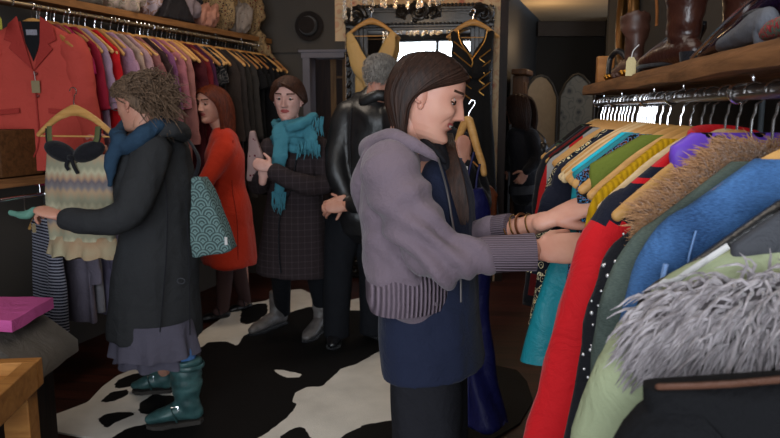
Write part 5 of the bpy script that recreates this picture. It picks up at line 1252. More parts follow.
# the dress she lifts, on its hanger
m_zz = mat('zigzag_knit', '#94917a', .9, 'zigzag', col2='#6c6266', scale=6.2, bump=.2)
hp_ = at(73, 91, 3.22); dr_rz = R(-14)
hg = hanger(V((hp_.x, hp_.y, hp_.z)), dr_rz, 'wooden hanger with a bar, held up by the woman in the charcoal coat', None, m_hw, 2, True)
t = thing('zigzag_dress', 'beige and grey zigzag sun dress with black bust, held up on a hanger', 'dress', hp_, dr_rz)
g = G(); rows = []; n = 60
zz0 = -.285
for i in range(22):
    tt = i/21; z = zz0 - .40*tt; w_ = .165 + .015*math.sin(tt*3) ; rw = []
    for j in range(n):
        a = 2*math.pi*j/n; x = w_*math.copysign(abs(math.cos(a))**.8, math.cos(a)); y = (.028+.02*tt)*math.copysign(abs(math.sin(a))**.7, math.sin(a)) + .008*math.sin(x*55+1)*tt+.01*noise.noise(V((x*8, z*5, 2)))
        rw.append(V((x, y, z - (.045*math.exp(-(x/.05)**2) if i == 0 else 0)*1)))
    rows.append(rw)
g.loft(rows); obj('skirt', g, m_zz, t, local=True, auto=80)
rows = []
for i in range(6):
    tt = i/5; rw = []
    for j in range(120):
        a = 2*math.pi*j/120; w_ = .175+.02*tt; x = w_*math.cos(a); y = (.045+.03*tt)*math.sin(a)+.012*math.sin(x*70)*tt; rw.append(V((x, y, zz0-.385-.09*tt+.006*math.sin(x*60))))
    rows.append(rw)
obj('frill', G().loft(rows), mat('frill_print', '#a5a488', .9, scale=12, col2='#a37656'), t, local=True, auto=80)
for s in (-1, 1):
    obj('strap', G().tube([(s*.128, -.014, APEX-.07), (s*.125, -.022, APEX-.12), (s*.115, -.028, zz0+.045)], (.014, .004), 8, up=(0, 1, 0), sub=3), mat('strap_olive', '#5a5d3c', .8), t, local=True)
    obj('strap_edge', G().tube([(s*.145, -.016, APEX-.08), (s*.141, -.024, APEX-.13), (s*.130, -.030, zz0+.045)], .0035, 6, sub=3), m_blk, t, local=True)
g = G()
for s in (-1, 1): g.ell((s*.075, -.018, zz0+.012), (.088, .036, .045), 20, 12, Matrix.Rotation(s*-.35, 3, 'Y'))
obj('bust', remesh(g, .007, 3), m_blk, t, local=True)
g = G().tube([(0, -.045, zz0-.01), (.02, -.055, zz0-.05), (.035, -.05, zz0-.085)], (.008, .003), 8, sub=3).tube([(0, -.045, zz0-.01), (-.02, -.055, zz0-.045), (-.012, -.05, zz0-.07)], (.008, .003), 8, sub=3).ell((0, -.05, zz0-.012), (.016, .012, .012), 10, 6); obj('bow', g, m_blk, t, local=True)

# ---- the woman in the red coat
P3 = thing('person', 'auburn-haired woman in an orange-red coat facing the left rail', 'person', (at(226, 200, 4.72).x, 4.72, 0))
H = Frame(at(211, 105, 4.69), (-.55, -.83, -.08), (0, 0, 1), 1.04)
f3 = V((-.93, -.25, 0)).normalized()
La = [at(224, 150, 4.58), at(210, 176, 4.5), at(196, 193, 4.5)]; Lb = [at(216, 142, 4.9), at(200, 172, 4.92), at(186, 180, 4.82)]
ft1 = (flr(226, 318), flr(202, 322)); ft2 = (flr(248, 309), flr(230, 313))
body(P3, H, at(222, 128, 4.72), [(La, [.05, .04, .028]), (Lb, [.05, .04, .028]), ([V((at(226, 250, 4.72).x, 4.67, .75)), V((at(226, 250, 4.72).x, 4.67, .42)), ft1[0]+V((-.02, 0, .07))], [.07, .052, .036]), ([V((at(236, 250, 4.8).x, 4.82, .75)), V((at(238, 250, 4.82).x, 4.87, .42)), ft2[0]+V((-.02, 0, .07))], [.07, .052, .036])],
     [hand_geo(La[2], (-.7, 0, -.5), (0, -1, .2), .95, (.6, .6, .4), 1), hand_geo(Lb[2], (-.9, 0, .1), (0, 0, 1), .95, (.6, .6, .4), 1)], torso=[(at(232, 250, 4.72), (.13, .10)), (at(228, 190, 4.72), (.11, .085)), (at(223, 150, 4.72), (.13, .085)), (at(222, 132, 4.72), (.07, .06))], fwd=f3, lid=.4)
m_rc = mat('orange_red_wool', '#bd3118', .85, scale=9, sheen=.1); 
g = G().tube([at(221, 127, 4.72), at(224, 139, 4.72), at(225, 158, 4.72), at(227, 185, 4.72), at(230, 215, 4.72), at(229, 262, 4.72)], [(.06, .055), (.160, .095), (.195, .13), (.165, .12), (.20, .15), (.24, .19)], 26, up=f3, sub=5)
g.tube([at(222, 148, 4.64), La[0], La[1], at(198, 191, 4.5)], [.07, .08, .062, .048], 18, sub=4, rnd=True); g.tube([at(218, 142, 4.82), Lb[0], Lb[1], at(189, 181, 4.82)], [.07, .075, .06, .048], 18, sub=4, rnd=True)
g = remesh(g, .012, 5, fold(.012, 8, 3, 12)); obj('coat', g, m_rc, P3, auto=80)
g = G()
for q in ([at(233, 140, 4.56), at(232, 185, 4.58), at(237, 220, 4.54), at(238, 260, 4.52)],): g.tube(q, .003, 5, sub=4)
obj('coat_seam', g, mat('seam_dark_red', '#7c1a0c', .9), P3)
m_tight = mat('sheer_tights', '#463230', .7, None)
for a_, f_ in ((V((at(226, 250, 4.72).x, 4.67, .75)), ft1), (V((at(236, 250, 4.82).x, 4.82, .75)), ft2)):
    obj('stocking', G().tube([a_, V((a_.x, a_.y, .42)), f_[0]+V((-.02, 0, .07)), f_[0]+(f_[1]-f_[0])*.35+V((0, 0, .05))], [.078, .060, .044, .038], 18, sub=4, rnd=True), m_tight, P3)
    d = (f_[1]-f_[0]); g = G().tube([f_[0]+V((0, 0, .03)), f_[0]+d*.4+V((0, 0, .026)), f_[0]+d*.7+V((0, 0, .028)), f_[0]+d*.95+V((0, 0, .022))], [(.038, .03), (.038, .022), (.044, .026), (.028, .018)], 16, up=(0, 0, 1), sub=4, rnd=True)
    sho = obj('shoe', g, m_lth, P3); dn = d.normalized(); sdv = V((-dn.y, dn.x, 0)); c0 = f_[0]+d*.36
    obj('strap', G().tube([c0+sdv*.045*math.cos(a)+V((0, 0, .035+.052*math.sin(a))) for a in np.linspace(0, 3.14, 10)], (.007, .003), 6, up=dn), m_lth, sho)
m_h3 = mat('hair_auburn', '#3a170c', .5, 'hair', col2='#6d3018', scale=20, bump=.3)
g = cap(H, .010, .076, .02, -.09)
A_ = [(.0, .080, .088), (.045, .078, .066), (.076, .040, .018), (.084, .018, -.03), (.084, .006, -.08), (.080, -.004, -.14), (.07, -.01, -.20)]
M_ = [(.0, .0, .123), (.05, .0, .105), (.085, -.012, .045), (.094, -.02, -.02), (.092, -.03, -.08), (.088, -.04, -.15), (.08, -.045, -.21)]
B_ = [(.0, -.075, .100), (.03, -.11, .07), (.05, -.128, .01), (.058, -.138, -.05), (.058, -.14, -.11), (.055, -.14, -.17), (.05, -.135, -.225)]
bundle(g, H, A_, M_, B_, 170, .0055, .004, .002, 21); bundle(g, H, mir(A_), mir(M_), mir(B_), 150, .0055, .004, .002, 22)
bundle(g, H, [(.04, -.08, .09), (.04, -.12, .05), (.05, -.14, -.02), (.05, -.145, -.09), (.05, -.145, -.18)], [(0, -.08, .10), (0, -.125, .05), (0, -.145, -.02), (0, -.15, -.09), (0, -.15, -.19)], [(-.04, -.08, .09), (-.04, -.12, .05), (-.05, -.14, -.02), (-.05, -.145, -.09), (-.05, -.145, -.18)], 70, .006, .003, 0, 23)
obj('hair', g, m_h3, P3, rc=False)

# ---- the woman with the turquoise scarf
P4 = thing('person', 'woman in a dark plaid coat with a fringed turquoise scarf, facing the camera', 'person', (at(296, 300, 4.3).x, 4.3, 0))
H = Frame(at(288, 100, 4.22), (-.10, -1, -.10), (.03, 0, 1), 1.08)
f4 = V((-.05, -1, 0)).normalized()
La = [at(270, 150, 4.28), at(258, 185, 4.24), at(266, 172, 4.05)]; Lb = [at(319, 150, 4.28), at(326, 182, 4.16), at(290, 182, 4.02), at(266, 165, 4.0)]
b1 = (flr(283, 325), flr(250, 337)); b2 = (flr(324, 330), flr(305, 344))
body(P4, H, at(292, 132, 4.28), [(La, [.05, .04, .027]), (Lb, [.05, .042, .032, .027]), ([V((at(279, 260, 4.3).x, 4.33, .80)), V((at(279, 260, 4.3).x, 4.36, .45)), b1[0]+V((0, 0, .1))], [.08, .055, .04]), ([V((at(315, 260, 4.3).x, 4.33, .80)), V((at(315, 260, 4.3).x, 4.34, .45)), b2[0]+V((0, 0, .1))], [.08, .055, .04])],
     [hand_geo(at(263, 178, 4.02), (.15, -.1, .9), (.2, -1, 0), .9, (.7, .8, .5), 1), hand_geo(at(271, 168, 3.99), (-.8, 0, .25), (.1, -.9, .3), .9, (.6, .8, .5), 1)], skin=mat('skin_pale', '#cfa296', .55, 'skin', col2='#c08f82', bump=.05), torso=[(at(296, 260, 4.3), (.14, .10)), (at(296, 205, 4.3), (.115, .085)), (at(295, 158, 4.3), (.15, .09)), (at(294, 140, 4.3), (.08, .06))], fwd=f4, lid=.42)
m_pl = mat('brown_plaid', '#2c2426', .9, 'plaid', col2='#40373a', scale=26, bump=.15)
g = G().tube([at(294, 134, 4.3), at(295, 143, 4.3), at(295, 165, 4.3), at(295, 195, 4.3), at(294, 225, 4.3), at(292, 274, 4.3)], [(.08, .07), (.185, .10), (.195, .125), (.17, .12), (.20, .145), (.232, .175)], 28, up=f4, sub=5)
g.tube([at(274, 148, 4.3), La[0], La[1], at(264, 176, 4.10)], [.07, .075, .062, .05], 18, sub=4, rnd=True); g.tube([at(315, 148, 4.3), Lb[0], Lb[1], at(300, 184, 4.03), at(275, 172, 4.0)], [.07, .078, .066, .056, .05], 18, sub=4, rnd=True)
g = remesh(g, .011, 4, fold(.009, 9, 3, 31)); obj('coat', g, m_pl, P4, auto=80)
g = G().tube([at(291, 190, 4.16), at(280, 215, 4.13), at(279, 250, 4.12), at(281, 273, 4.11)], .005, 6, sub=4); g.tube([at(296, 160, 4.16), at(294, 175, 4.155), at(291, 190, 4.155)], .005, 6, sub=3); obj('coat_opening', g, m_blk, P4)
m_sc = mat('turquoise_scarf', '#437f8e', .95, scale=16, bump=.5)
g = G(); 
for k_ in range(5):
    r0 = .088+.010*(k_ % 3); zc = at(293, 148-k_*6.3, 4.25)
    g.tube([zc+V((r0*1.12*math.cos(a+k_), r0*.95*math.sin(a+k_)-.01, .016*math.sin(a*2+k_*1.3))) for a in np.linspace(0, 6.28, 15)[:-1]], [.020+.004*math.sin(3*a+k_) for a in range(14)], 10, closed=True)
g.tube([at(280, 130, 4.15), at(281, 150, 4.11), at(278, 170, 4.10), at(280, 184, 4.10), at(277, 196, 4.12)], [(.05, .022), (.048, .02), (.042, .018), (.034, .015), (.028, .01)], 12, up=f4, sub=4, rnd=True)
g.tube([at(306, 128, 4.16), at(311, 138, 4.12), at(308, 146, 4.11)], [(.05, .022), (.045, .02), (.03, .014)], 12, up=f4, sub=3, rnd=True)
g.tube([at(290, 128, 4.12), at(302, 124, 4.12), at(314, 116, 4.18)], [.03, .032, .028], 12, sub=4, rnd=True)
sg = remesh(g, .008, 2, fold(.007, 14, 14, 41, .003, 45)); sc_ = obj('scarf', sg, m_sc, P4, auto=80)
rd = random.Random(8)
for (cx_, cy_, n_, L, w_) in ((279, 197, 22, 18, 7), (308, 146, 26, 14, 12), (318, 122, 14, 16, 6)):
    g = G()
    for i in range(n_):
        x = cx_+rd.uniform(-w_, w_); y = cy_+rd.uniform(-6, 0); ln = L*rd.uniform(.6, 1.1)
        g.tube([at(x, y, 4.105), at(x+rd.uniform(-1.5, 1.5), y+ln*.5, 4.10), at(x+rd.uniform(-2, 2), y+ln, 4.11)], [.005, .004, .002], 5, sub=2)
    obj('fringe', g, m_sc, sc_, rc=False)
m_tg = mat('black_tights', '#111318', .85)
for (a_, f_) in ((V((at(279, 260, 4.3).x, 4.33, .80)), b1), (V((at(315, 260, 4.3).x, 4.33, .80)), b2)):
    obj('stocking', G().tube([a_, V((a_.x, a_.y+.02, .45)), f_[0]+V((0, 0, .10))], [.088, .065, .052], 18, sub=4), m_tg, P4)
    b_ = remesh(boot_g(f_[0]+V((0, 0, .015)), f_[1]+V((0, 0, .012)), .235, .062, fat=1.12), .007, 4, lambda p, n: .005*nz3(p, (14, 14, 34), 3)); bo = obj('boot', b_, mat('grey_boot_leather', '#4e4a48', .5, 'leather', col2='#6b6664', scale=20, bump=.4), P4)
    obj('sole', sole_g(f_[0], f_[1], .016, .04), m_blk, bo)
m_h4 = mat('hair_chestnut', '#2c1a13', .5, 'hair', col2='#4c3022', scale=20, bump=.3)
g = cap(H, .012, .070, .010, -.08)
A_ = [(.03, .070, .098), (.0, .094, .086), (-.035, .086, .068), (-.062, .060, .042), (-.080, .015, .010), (-.082, -.03, -.01), (-.06, -.08, -.01)]
M_ = [(.03, .03, .118), (-.02, .04, .118), (-.065, .035, .09), (-.086, .01, .04), (-.09, -.025, .0), (-.078, -.06, -.01), (-.04, -.11, .0)]
B_ = [(.03, -.03, .118), (-.02, -.04, .118), (-.06, -.06, .085), (-.08, -.07, .035), (-.075, -.09, -.01), (-.06, -.11, -.03), (-.03, -.12, -.04)]
bundle(g, H, A_, M_, B_, 140, .0055, .005, .003, 31, lay=.04); A2_ = mir(A_); A2_[0] = (-.01, .072, .098); A2_[1] = (.028, .090, .086); bundle(g, H, A2_, mir(M_), mir(B_), 130, .0055, .005, .003, 32, lay=.04)
g.ell(H.p(.02, -.10, .035), (.06, .05, .055), 14, 10)
for k_ in range(40):
    a = rd.uniform(0, 6.28); g.tube([H.p(.02+.05*math.cos(a+b_*.7), -.10-.04*math.sin(b_*.9), .035+.055*math.sin(a+b_*.7)) for b_ in range(5)], [.004, .006, .006, .005, .001], 5, sub=2)
obj('hair', g, m_h4, P4, rc=False)
t = thing('spotted_bag', 'pale pink cloth bag with dark red spots held by the scarf-wearing woman', 'bag', at(252, 182, 4.1))
h = remesh(G().prism([at(x, y, 4.13) for x, y in ((249, 131), (254, 131), (263, 158), (262, 178), (250, 182), (246, 181), (247, 155))], V((0, .05, 0))), .008, 6, fold(.006, 12, 8, 3)); obj('pouch', h, mat('spotted_cloth', '#9f8583', .85, 'dots', col2='#5f1c26', scale=36, thr=.22, bump=0), t, auto=80)

# ---- the man in the leather jacket
P5 = thing('person', 'grey-haired man in a black leather jacket, hands clasped behind his back', 'person', (at(362, 300, 4.2).x, 4.2, 0))
H = Frame(at(381, 76, 4.16), (.55, .83, -.05), (0, 0, 1), 1.08)
f5 = V((.62, .78, 0)).normalized()
La = [at(346, 122, 4.20), at(336, 165, 4.12), at(344, 197, 4.06), at(334, 202, 4.02)]; Lb = [at(398, 125, 4.05), at(402, 170, 3.98), at(366, 200, 3.98), at(346, 205, 4.0)]
f1_ = (flr(336, 340), flr(333, 349)); 
fa = V((at(336, 300, 4.2).x, 4.22, 0)); fb_ = V((at(372, 300, 4.2).x, 4.28, 0))
body(P5, H, at(374, 104, 4.18), [(La, [.055, .045, .032, .029]), (Lb, [.055, .045, .032, .029]), ([V((fa.x+.07, 4.24, .85)), V((fa.x+.02, 4.22, .45)), V((fa.x, 4.22, .08))], [.075, .06, .042]), ([V((fb_.x-.05, 4.27, .85)), V((fb_.x, 4.28, .45)), V((fb_.x, 4.28, .08))], [.075, .06, .042])],
     [hand_geo(at(340, 200, 4.02), (-.75, -.1, -.45), (-.2, -.9, .3), 1.0, (.5, .5, .4), -1), hand_geo(at(345, 207, 4.0), (-.85, -.1, .05), (-.1, -.9, .4), 1.0, (.5, .6, .4), 1)], skin=m_skin2, torso=[(at(361, 225, 4.2), (.13, .10)), (at(364, 180, 4.2), (.14, .10)), (at(368, 125, 4.2), (.17, .10)), (at(372, 108, 4.18), (.09, .07))], fwd=f5, nr=.06)
m_lj = mat('leather_jacket_black', '#121213', .42, 'leather', col2='#1d1d1f', scale=14, bump=.5)
g = G().tube([at(374, 97, 4.18), at(371, 104, 4.18), at(368, 118, 4.18), at(364, 150, 4.2), at(361, 195, 4.2), at(359, 216, 4.2)], [(.085, .075), (.14, .09), (.215, .125), (.215, .145), (.20, .15), (.195, .145)], 28, up=f5, sub=5, rnd=True)
g.tube([at(352, 112, 4.20), La[0], La[1], at(346, 196, 4.07), at(343, 199, 4.05)], [.08, .088, .074, .055, .05], 18, sub=4, rnd=True); g.tube([at(392, 115, 4.08), Lb[0], Lb[1], Lb[2], at(352, 205, 4.0)], [.08, .088, .07, .058, .05], 18, sub=4, rnd=True)
g = remesh(g, .011, 3, lambda p, n: .010*nz3(p, (9, 9, 4), 51)+.005*math.sin((p.x+p.z*.6)*38+6*nz3(p, (5, 5, 5), 3))*max(0, nz3(p, (5, 5, 3), 5)+.3)); obj('leather_jacket', g, m_lj, P5, auto=80)
g = G().tube([at(352, 108, 4.08), at(350, 140, 4.05), at(352, 180, 4.055), at(354, 212, 4.055)], .0035, 6, sub=4); obj('jacket_seam', g, m_blk, P5)
g = G(); g.tube([at(363, 102, 4.10), at(378, 95, 4.07), at(391, 99, 4.10), at(394, 104, 4.20), at(378, 98, 4.30), at(365, 102, 4.24)], [(.02, .032)]*6, 12, up=(0, 0, 1), sub=3, closed=False, rnd=True); obj('jacket_collar', g, m_lj, P5)
g = G()
for a_, top in ((fa, V((fa.x+.07, 4.22, .92))), (fb_, V((fb_.x-.05, 4.26, .92)))): g.tube([top, V((top.x*.7+a_.x*.3, a_.y, .75)), V((a_.x+.01, a_.y, .45)), V((a_.x, a_.y, .05))], [(.11, .12), (.105, .115), (.088, .095), (.080, .088)], 20, sub=4)
g = remesh(g, .011, 4, fold(.010, 9, 3, 61)); obj('trousers', g, mat('dark_trousers', '#15171c', .9, scale=10), P5, auto=80)
for a_ in (fa, fb_):
    hl = a_+V((0, .06, 0)); to = hl+V((-.02, -.20, 0)) if a_ is fa else hl+V((.14, -.14, 0))
    so = obj('shoe', remesh(boot_g(hl+V((0, 0, .012)), to+V((0, 0, .01)), .09), .007, 3), m_lth, P5); obj('sole', sole_g(hl, to, .014, .04), m_blk, so)
m_h5 = mat('hair_grey', '#5f5a55', .8, 'hair', col2='#9a938b', scale=26, bump=.3)
g = cap(H, .008, .078, .02, -.078); rd = random.Random(6); cp0 = cap(H, .009, .078, .022, -.07)
for i in range(1400):
    p = cp0.v[rd.randrange(len(cp0.v))]; q = p-H.C; n_ = q.normalized(); ff = (-H.F*.4-H.U*.7)
    if q.dot(H.U) < -.085: continue
    g.tube([p-n_*.003, p+n_*.006+ff*.008, p+n_*.006+ff*.020+V((rd.gauss(0, .003), rd.gauss(0, .003), 0))], [.003, .0026, .0005], 4)
obj('hair', g, m_h5, P5, rc=False)

# ---- the shopper mostly hidden behind the hoodie
P6 = thing('person', 'shopper in black almost hidden behind the hooded woman, holding up a hanger', 'person', (at(444, 300, 3.25).x, 3.25, 0))
H = Frame(at(438, 100, 3.25), (.3, -.95, -.1), (0, 0, 1), 1.0); f6 = V((.3, -.95, 0)).normalized()
La = [at(466, 152, 3.25), at(480, 205, 3.15), at(464, 156, 2.97)]; Lb = [at(420, 152, 3.3), at(415, 210, 3.3), at(428, 230, 3.1)]
body(P6, H, at(440, 128, 3.27), [(La, [.045, .038, .026]), (Lb, [.045, .038, .026]), ([V((at(434, 200, 3.3).x, 3.3, .85)), V((at(434, 200, 3.3).x, 3.3, .06))], [.08, .045]), ([V((at(452, 200, 3.3).x, 3.3, .85)), V((at(452, 200, 3.3).x, 3.3, .06))], [.08, .045])],
     [hand_geo(at(463, 159, 2.96), (0, .0, 1), (.3, -.9, 0), .85, (1.0, 1.1, .8), 1, thumb=(.5, .5)), hand_geo(Lb[2], (.6, -.5, .2), (0, 0, 1), .9, (.6, .6, .5), 1)], skin=m_skin2, torso=[(at(444, 250, 3.28), (.13, .09)), (at(442, 190, 3.28), (.11, .08)), (at(442, 150, 3.28), (.13, .08)), (at(441, 136, 3.28), (.07, .06))], fwd=f6)
g = G().tube([at(441, 130, 3.28), at(442, 140, 3.28), at(443, 170, 3.28), at(444, 210, 3.28), at(445, 260, 3.28)], [(.07, .06), (.155, .09), (.165, .11), (.15, .11), (.18, .13)], 26, up=f6, sub=4, rnd=True)
g.tube([La[0], La[1], at(464, 163, 2.975)], [.065, .055, .036], 16, sub=4, rnd=True); g.tube(Lb, [.065, .055, .042], 16, sub=4, rnd=True)
g = remesh(g, .012, 4, fold(.009, 9, 4, 71)); obj('coat', g, m_blk, P6, auto=80)
g = G()
for dx in (434, 452): x = at(dx, 200, 3.3).x; g.tube([V((x, 3.3, .9)), V((x, 3.3, .5)), V((x, 3.3, .05))], [.10, .08, .07], 16, sub=3)
obj('trousers', remesh(g, .012, 3), m_trs, P6)
for dx in (434, 452): x = at(dx, 200, 3.3).x; obj('shoe', boot_g((x, 3.33, 0), (x+.05, 3.1, 0), .09), m_blk, P6)
g = cap(H, .012, .074, .01, -.08); bundle(g, H, A_, M_, B_, 60, .007, .004, .003, 33); bundle(g, H, mir(A_), mir(M_), mir(B_), 60, .007, .004, .003, 34); obj('hair', g, m_h1, P6, rc=False)
hb = at(466, 118, 2.98); hrz = R(58)
t = thing('clothes_hanger', 'wooden hanger gripped by the half-hidden shopper beside the smiling face', 'hanger', at(468, 130, 2.98))
g = G().tube([at(456, 154, 3.02), at(458, 140, 3.01), at(463, 127, 2.99), at(468, 119.5, 2.98), at(472, 130, 2.97), at(477, 148, 2.95), at(482, 163, 2.94), at(484, 174, 2.93)], [(.012, .012), (.013, .014), (.016, .018), (.018, .019), (.017, .018), (.015, .016), (.014, .015), (.012, .013)], 12, sub=4, rnd=True); obj('hanger_arms', g, m_hw, t)
g = G().tube([at(460, 150, 3.01), at(482, 170, 2.94)], .004, 6); obj('trouser_bar', g, m_hwd, t)
g = G().tube([at(468, 120, 2.98), at(469, 113, 2.98), at(473, 107, 2.98), at(475, 102, 2.98), at(472, 100, 2.98), at(469, 104, 2.98)], .0022, 6, sub=3); obj('hook', g, m_chr, t)
m_ind = mat('indigo_satin', '#191b4c', .45, scale=5)
t = thing('indigo_dress', 'indigo satin dress with thin straps trailing from the half-hidden shopper’s hanger'.replace('’', "'"), 'dress', at(474, 300, 2.9))
c0 = [at(470, 190, 2.90), at(474, 215, 2.90), at(474, 260, 2.9), at(476, 320, 2.88), at(479, 370, 2.86), at(482, 425, 2.82)]
g = G().tube(c0, [(.055, .03), (.075, .045), (.08, .05), (.05, .04), (.06, .045), (.12, .10)], 26, up=(0, 1, 0), sub=5)
g = remesh(g, .008, 3, lambda p, n: .018*math.sin(math.atan2(p.y-2.86, p.x-.33)*5+p.z*3)*min(1, max(0, 1.25-p.z))); obj('dress_body', g, m_ind, t, auto=80)
g = G()
for a_, b_ in (((474, 152), (466, 192)), ((480, 164), (476, 190)), ((461, 158), (463, 192))): g.tube([at(*a_, 2.93), at((a_[0]+b_[0])/2-1, (a_[1]+b_[1])/2, 2.915), at(*b_, 2.90)], .005, 6, sub=3)
obj('strap', g, m_ind, t); obj('swing_ticket', G().box(at(466, 168, 2.90), (.014, .003, .014)), m_wht, t, smooth=False)
bgp = at(486, 205, 3.3); t = thing('tan_leather_bag', 'rust-tan leather bag hanging low behind the hooded woman', 'bag', bgp)
g = remesh(G().prism([at(x, y, 3.35) for x, y in ((478, 188), (492, 186), (498, 194), (497, 222), (488, 228), (476, 224))], V((0, .10, 0))), .010, 6); obj('pouch', g, mat('rust_leather', '#6d3518', .5, scale=8), t); obj('strap', G().tube([at(480, 190, 3.38), at(474, 165, 3.36), at(468, 146, 3.30)], (.010, .003), 6, sub=3), m_blk, t)

# ---- silhouetted woman in the back room
P7 = thing('person', 'dark silhouette of a woman in black with a shoulder bag in the back room', 'person', (at(524, 200, 6.3).x, 6.3, 0))
H = Frame(at(517, 110, 6.3), (-.7, .7, -.1), (0, 0, 1), 1.1); f7 = V((-.7, .7, 0)).normalized()
La = [at(531, 135, 6.2), at(537, 158, 6.15), at(526, 172, 6.1)]; Lb = [at(514, 135, 6.45), at(506, 158, 6.4), at(504, 168, 6.3)]
xa, xb = at(522, 250, 6.3).x, at(534, 250, 6.3).x
body(P7, H, at(521, 124, 6.3), [(La, [.05, .04, .03]), (Lb, [.05, .04, .03]), ([V((xa, 6.3, .85)), V((xa, 6.3, .06))], [.08, .045]), ([V((xb, 6.32, .85)), V((xb, 6.32, .06))], [.08, .045])], [hand_geo(La[2], (-.5, 0, -.8), (0, -1, 0), 1, (.5, .5, .4), 1), hand_geo(Lb[2], (-.5, 0, -.8), (0, -1, 0), 1, (.5, .5, .4), -1)], skin=m_skin2,
     torso=[(at(527, 190, 6.3), (.13, .10)), (at(525, 160, 6.3), (.12, .09)), (at(523, 135, 6.3), (.14, .09))], fwd=f7)
g = G().tube([at(521, 124, 6.3), at(522, 131, 6.3), at(523, 145, 6.3), at(525, 165, 6.3), at(527, 190, 6.3)], [(.07, .06), (.17, .10), (.18, .12), (.165, .12), (.19, .14)], 24, up=f7, sub=4, rnd=True)
g.tube(La, [.07, .06, .045], 14, sub=3, rnd=True); g.tube(Lb, [.07, .06, .045], 14, sub=3, rnd=True)
obj('jacket', remesh(g, .014, 4, fold(.010, 8, 4, 81)), m_blk, P7, auto=80)
obj('jacket_hem', G().tube([at(527, 184, 6.3), at(527.5, 192, 6.3)], [(.195, .145), (.20, .15)], 24, up=f7), m_gry, P7)
g = G()
for x, y in ((xa, 6.3), (xb, 6.32)): g.tube([V((x, y, .9)), V((x, y, .5)), V((x+.02, y, .05))], [.105, .08, .065], 16, sub=3)
obj('trousers', remesh(g, .013, 3), m_trs, P7)
for x in (xa, xb): obj('shoe', boot_g((x+.03, 6.33, 0), (x-.12, 6.45, 0), .09), m_blk, P7)
g = cap(H, .02, .07, -.02, -.10); bundle(g, H, [(.02, .05, .11), (.07, .04, .07), (.09, .02, 0), (.09, 0, -.07), (.07, -.02, -.14)], [(0, -.02, .125), (.07, -.05, .10), (.10, -.08, .0), (.09, -.10, -.08), (.07, -.11, -.16)], [(0, -.08, .10), (.03, -.13, .06), (.04, -.15, -.02), (.04, -.15, -.1), (.03, -.14, -.18)], 80, .008, .006, .006, 41)
bundle(g, H, [(-.02, .05, .11), (-.07, .04, .07), (-.09, .02, 0), (-.09, 0, -.07), (-.07, -.02, -.14)], [(0, -.02, .125), (-.07, -.05, .10), (-.10, -.08, .0), (-.09, -.10, -.08), (-.07, -.11, -.16)], [(0, -.08, .10), (-.03, -.13, .06), (-.04, -.15, -.02), (-.04, -.15, -.1), (-.03, -.14, -.18)], 70, .008, .006, .006, 42); obj('hair', g, m_h1, P7, rc=False)
t = thing('black_shoulder_bag', 'black bag on the shoulder of the silhouetted woman in the back room', 'bag', at(543, 160, 6.2)); obj('pouch', remesh(G().ell(at(541, 151, 6.2), (.07, .10, .09), 16, 10), .012, 3), m_lth, t)
obj('strap', G().tube([at(546, 148, 6.2), at(544, 138, 6.2), at(534, 128, 6.25)], (.012, .003), 6, sub=3), m_lth, t)

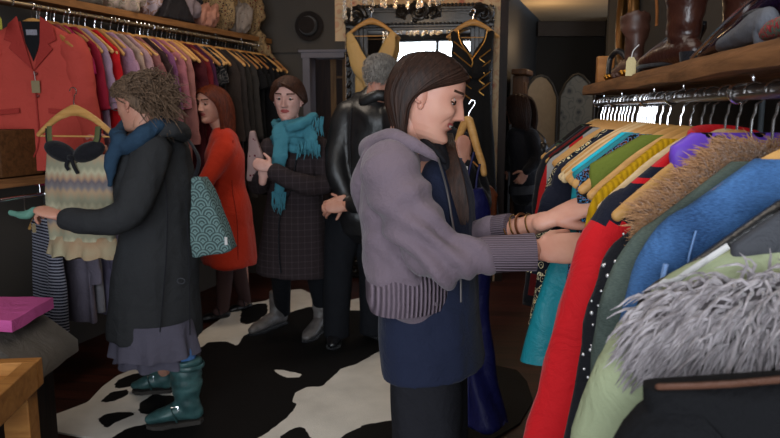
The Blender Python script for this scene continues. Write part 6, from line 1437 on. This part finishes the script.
# ---------------------------------------------------------------- dresses hooked on the mirror frame
hp1 = at(371, 10, 5.83); hp2 = at(473, 11, 5.72)
m_gold = mat('champagne_satin', '#c4a066', .5, scale=5)
hanger(hp1, AR, 'wooden hanger with the champagne wrap dress, left side of the mirror', None, m_hw, 2, True)['label']
t = thing('champagne_dress', 'champagne satin wrap dress hanging on the left of the mirror frame', 'dress', hp1, AR)
for s in (-1, 1):
    g = G().tube([(s*.175, -.02, APEX-.105), (s*.14, -.03, APEX-.22), (s*.08, -.036, APEX-.36), (s*-.02, -.038, APEX-.50)], [(.026, .008), (.055, .012), (.075, .018), (.05, .02)], 14, up=(0, 1, 0), sub=4, rnd=True)
    obj('halter_panel', g, m_gold, t, local=True)
g, zs = gar_geo(W=.13, L=.95, T=.02, T2=.06, flare=.08, neck=.11, topz=APEX-.40, folds=.014, k=40, seed=2); obj('skirt', g, m_gold, t, local=True, auto=80)
hanger(hp2, AR, 'wooden hanger with the black and gold dress, right side of the mirror', None, m_hw, 2, True)
t = thing('black_gold_dress', 'black dress with gold chevron piping on the right of the mirror frame', 'dress', hp2, AR)
m_bd = mat('black_crepe', '#0d0c0d', .7, scale=8); m_gp = mat('gold_piping', '#b8863c', .35, 'flat', metal=.6)
for s in (-1, 1):
    obj('bodice_panel', G().tube([(s*.15, -.02, APEX-.085), (s*.125, -.03, APEX-.14), (s*.09, -.04, APEX-.25), (s*.05, -.045, APEX-.38)], [(.024, .008), (.04, .012), (.075, .02), (.09, .03)], 14, up=(0, 1, 0), sub=4, rnd=True), m_bd, t, local=True)
g, zs = gar_geo(W=.14, L=1.2, T=.03, T2=.06, flare=.10, neck=.12, topz=APEX-.33, seed=7, folds=.012); obj('skirt', g, m_bd, t, local=True, auto=80)
g = G()
for k_ in range(5):
    z = APEX-.20-.085*k_
    g.tube([(-.145, -.058, z+.05), (-.07, -.068, z-.01), (.0, -.072, z-.065)], .0045, 6, sub=3)
    if k_ > 0: g.tube([(.145, -.058, z+.07), (.08, -.066, z+.02), (.06, -.068, z+.0), (.1, -.066, z-.03)], .0045, 6, sub=3)
g.tube([(-.115, -.045, APEX-.06), (-.09, -.055, APEX-.16), (.0, -.07, APEX-.29), (.0, -.07, APEX-.34)], .004, 6, sub=3); g.tube([(.115, -.045, APEX-.06), (.09, -.055, APEX-.16), (.0, -.07, APEX-.29)], .004, 6, sub=3)
obj('gold_piping', g, m_gp, t, local=True)
for s_, hp_x in ((0, hp1), (1, hp2)):
    q = hp_x + V((0, .04, .012)); tag(obj('brass_peg', G().tube([hp_x+V((0, -.012, .002)), hp_x+V((0, .10, .004))], .006, 8, rnd=True), m_br), 'small brass peg on the mirror frame holding the ' + ('black and gold dress' if s_ else 'champagne dress') + ' hanger', 'peg')
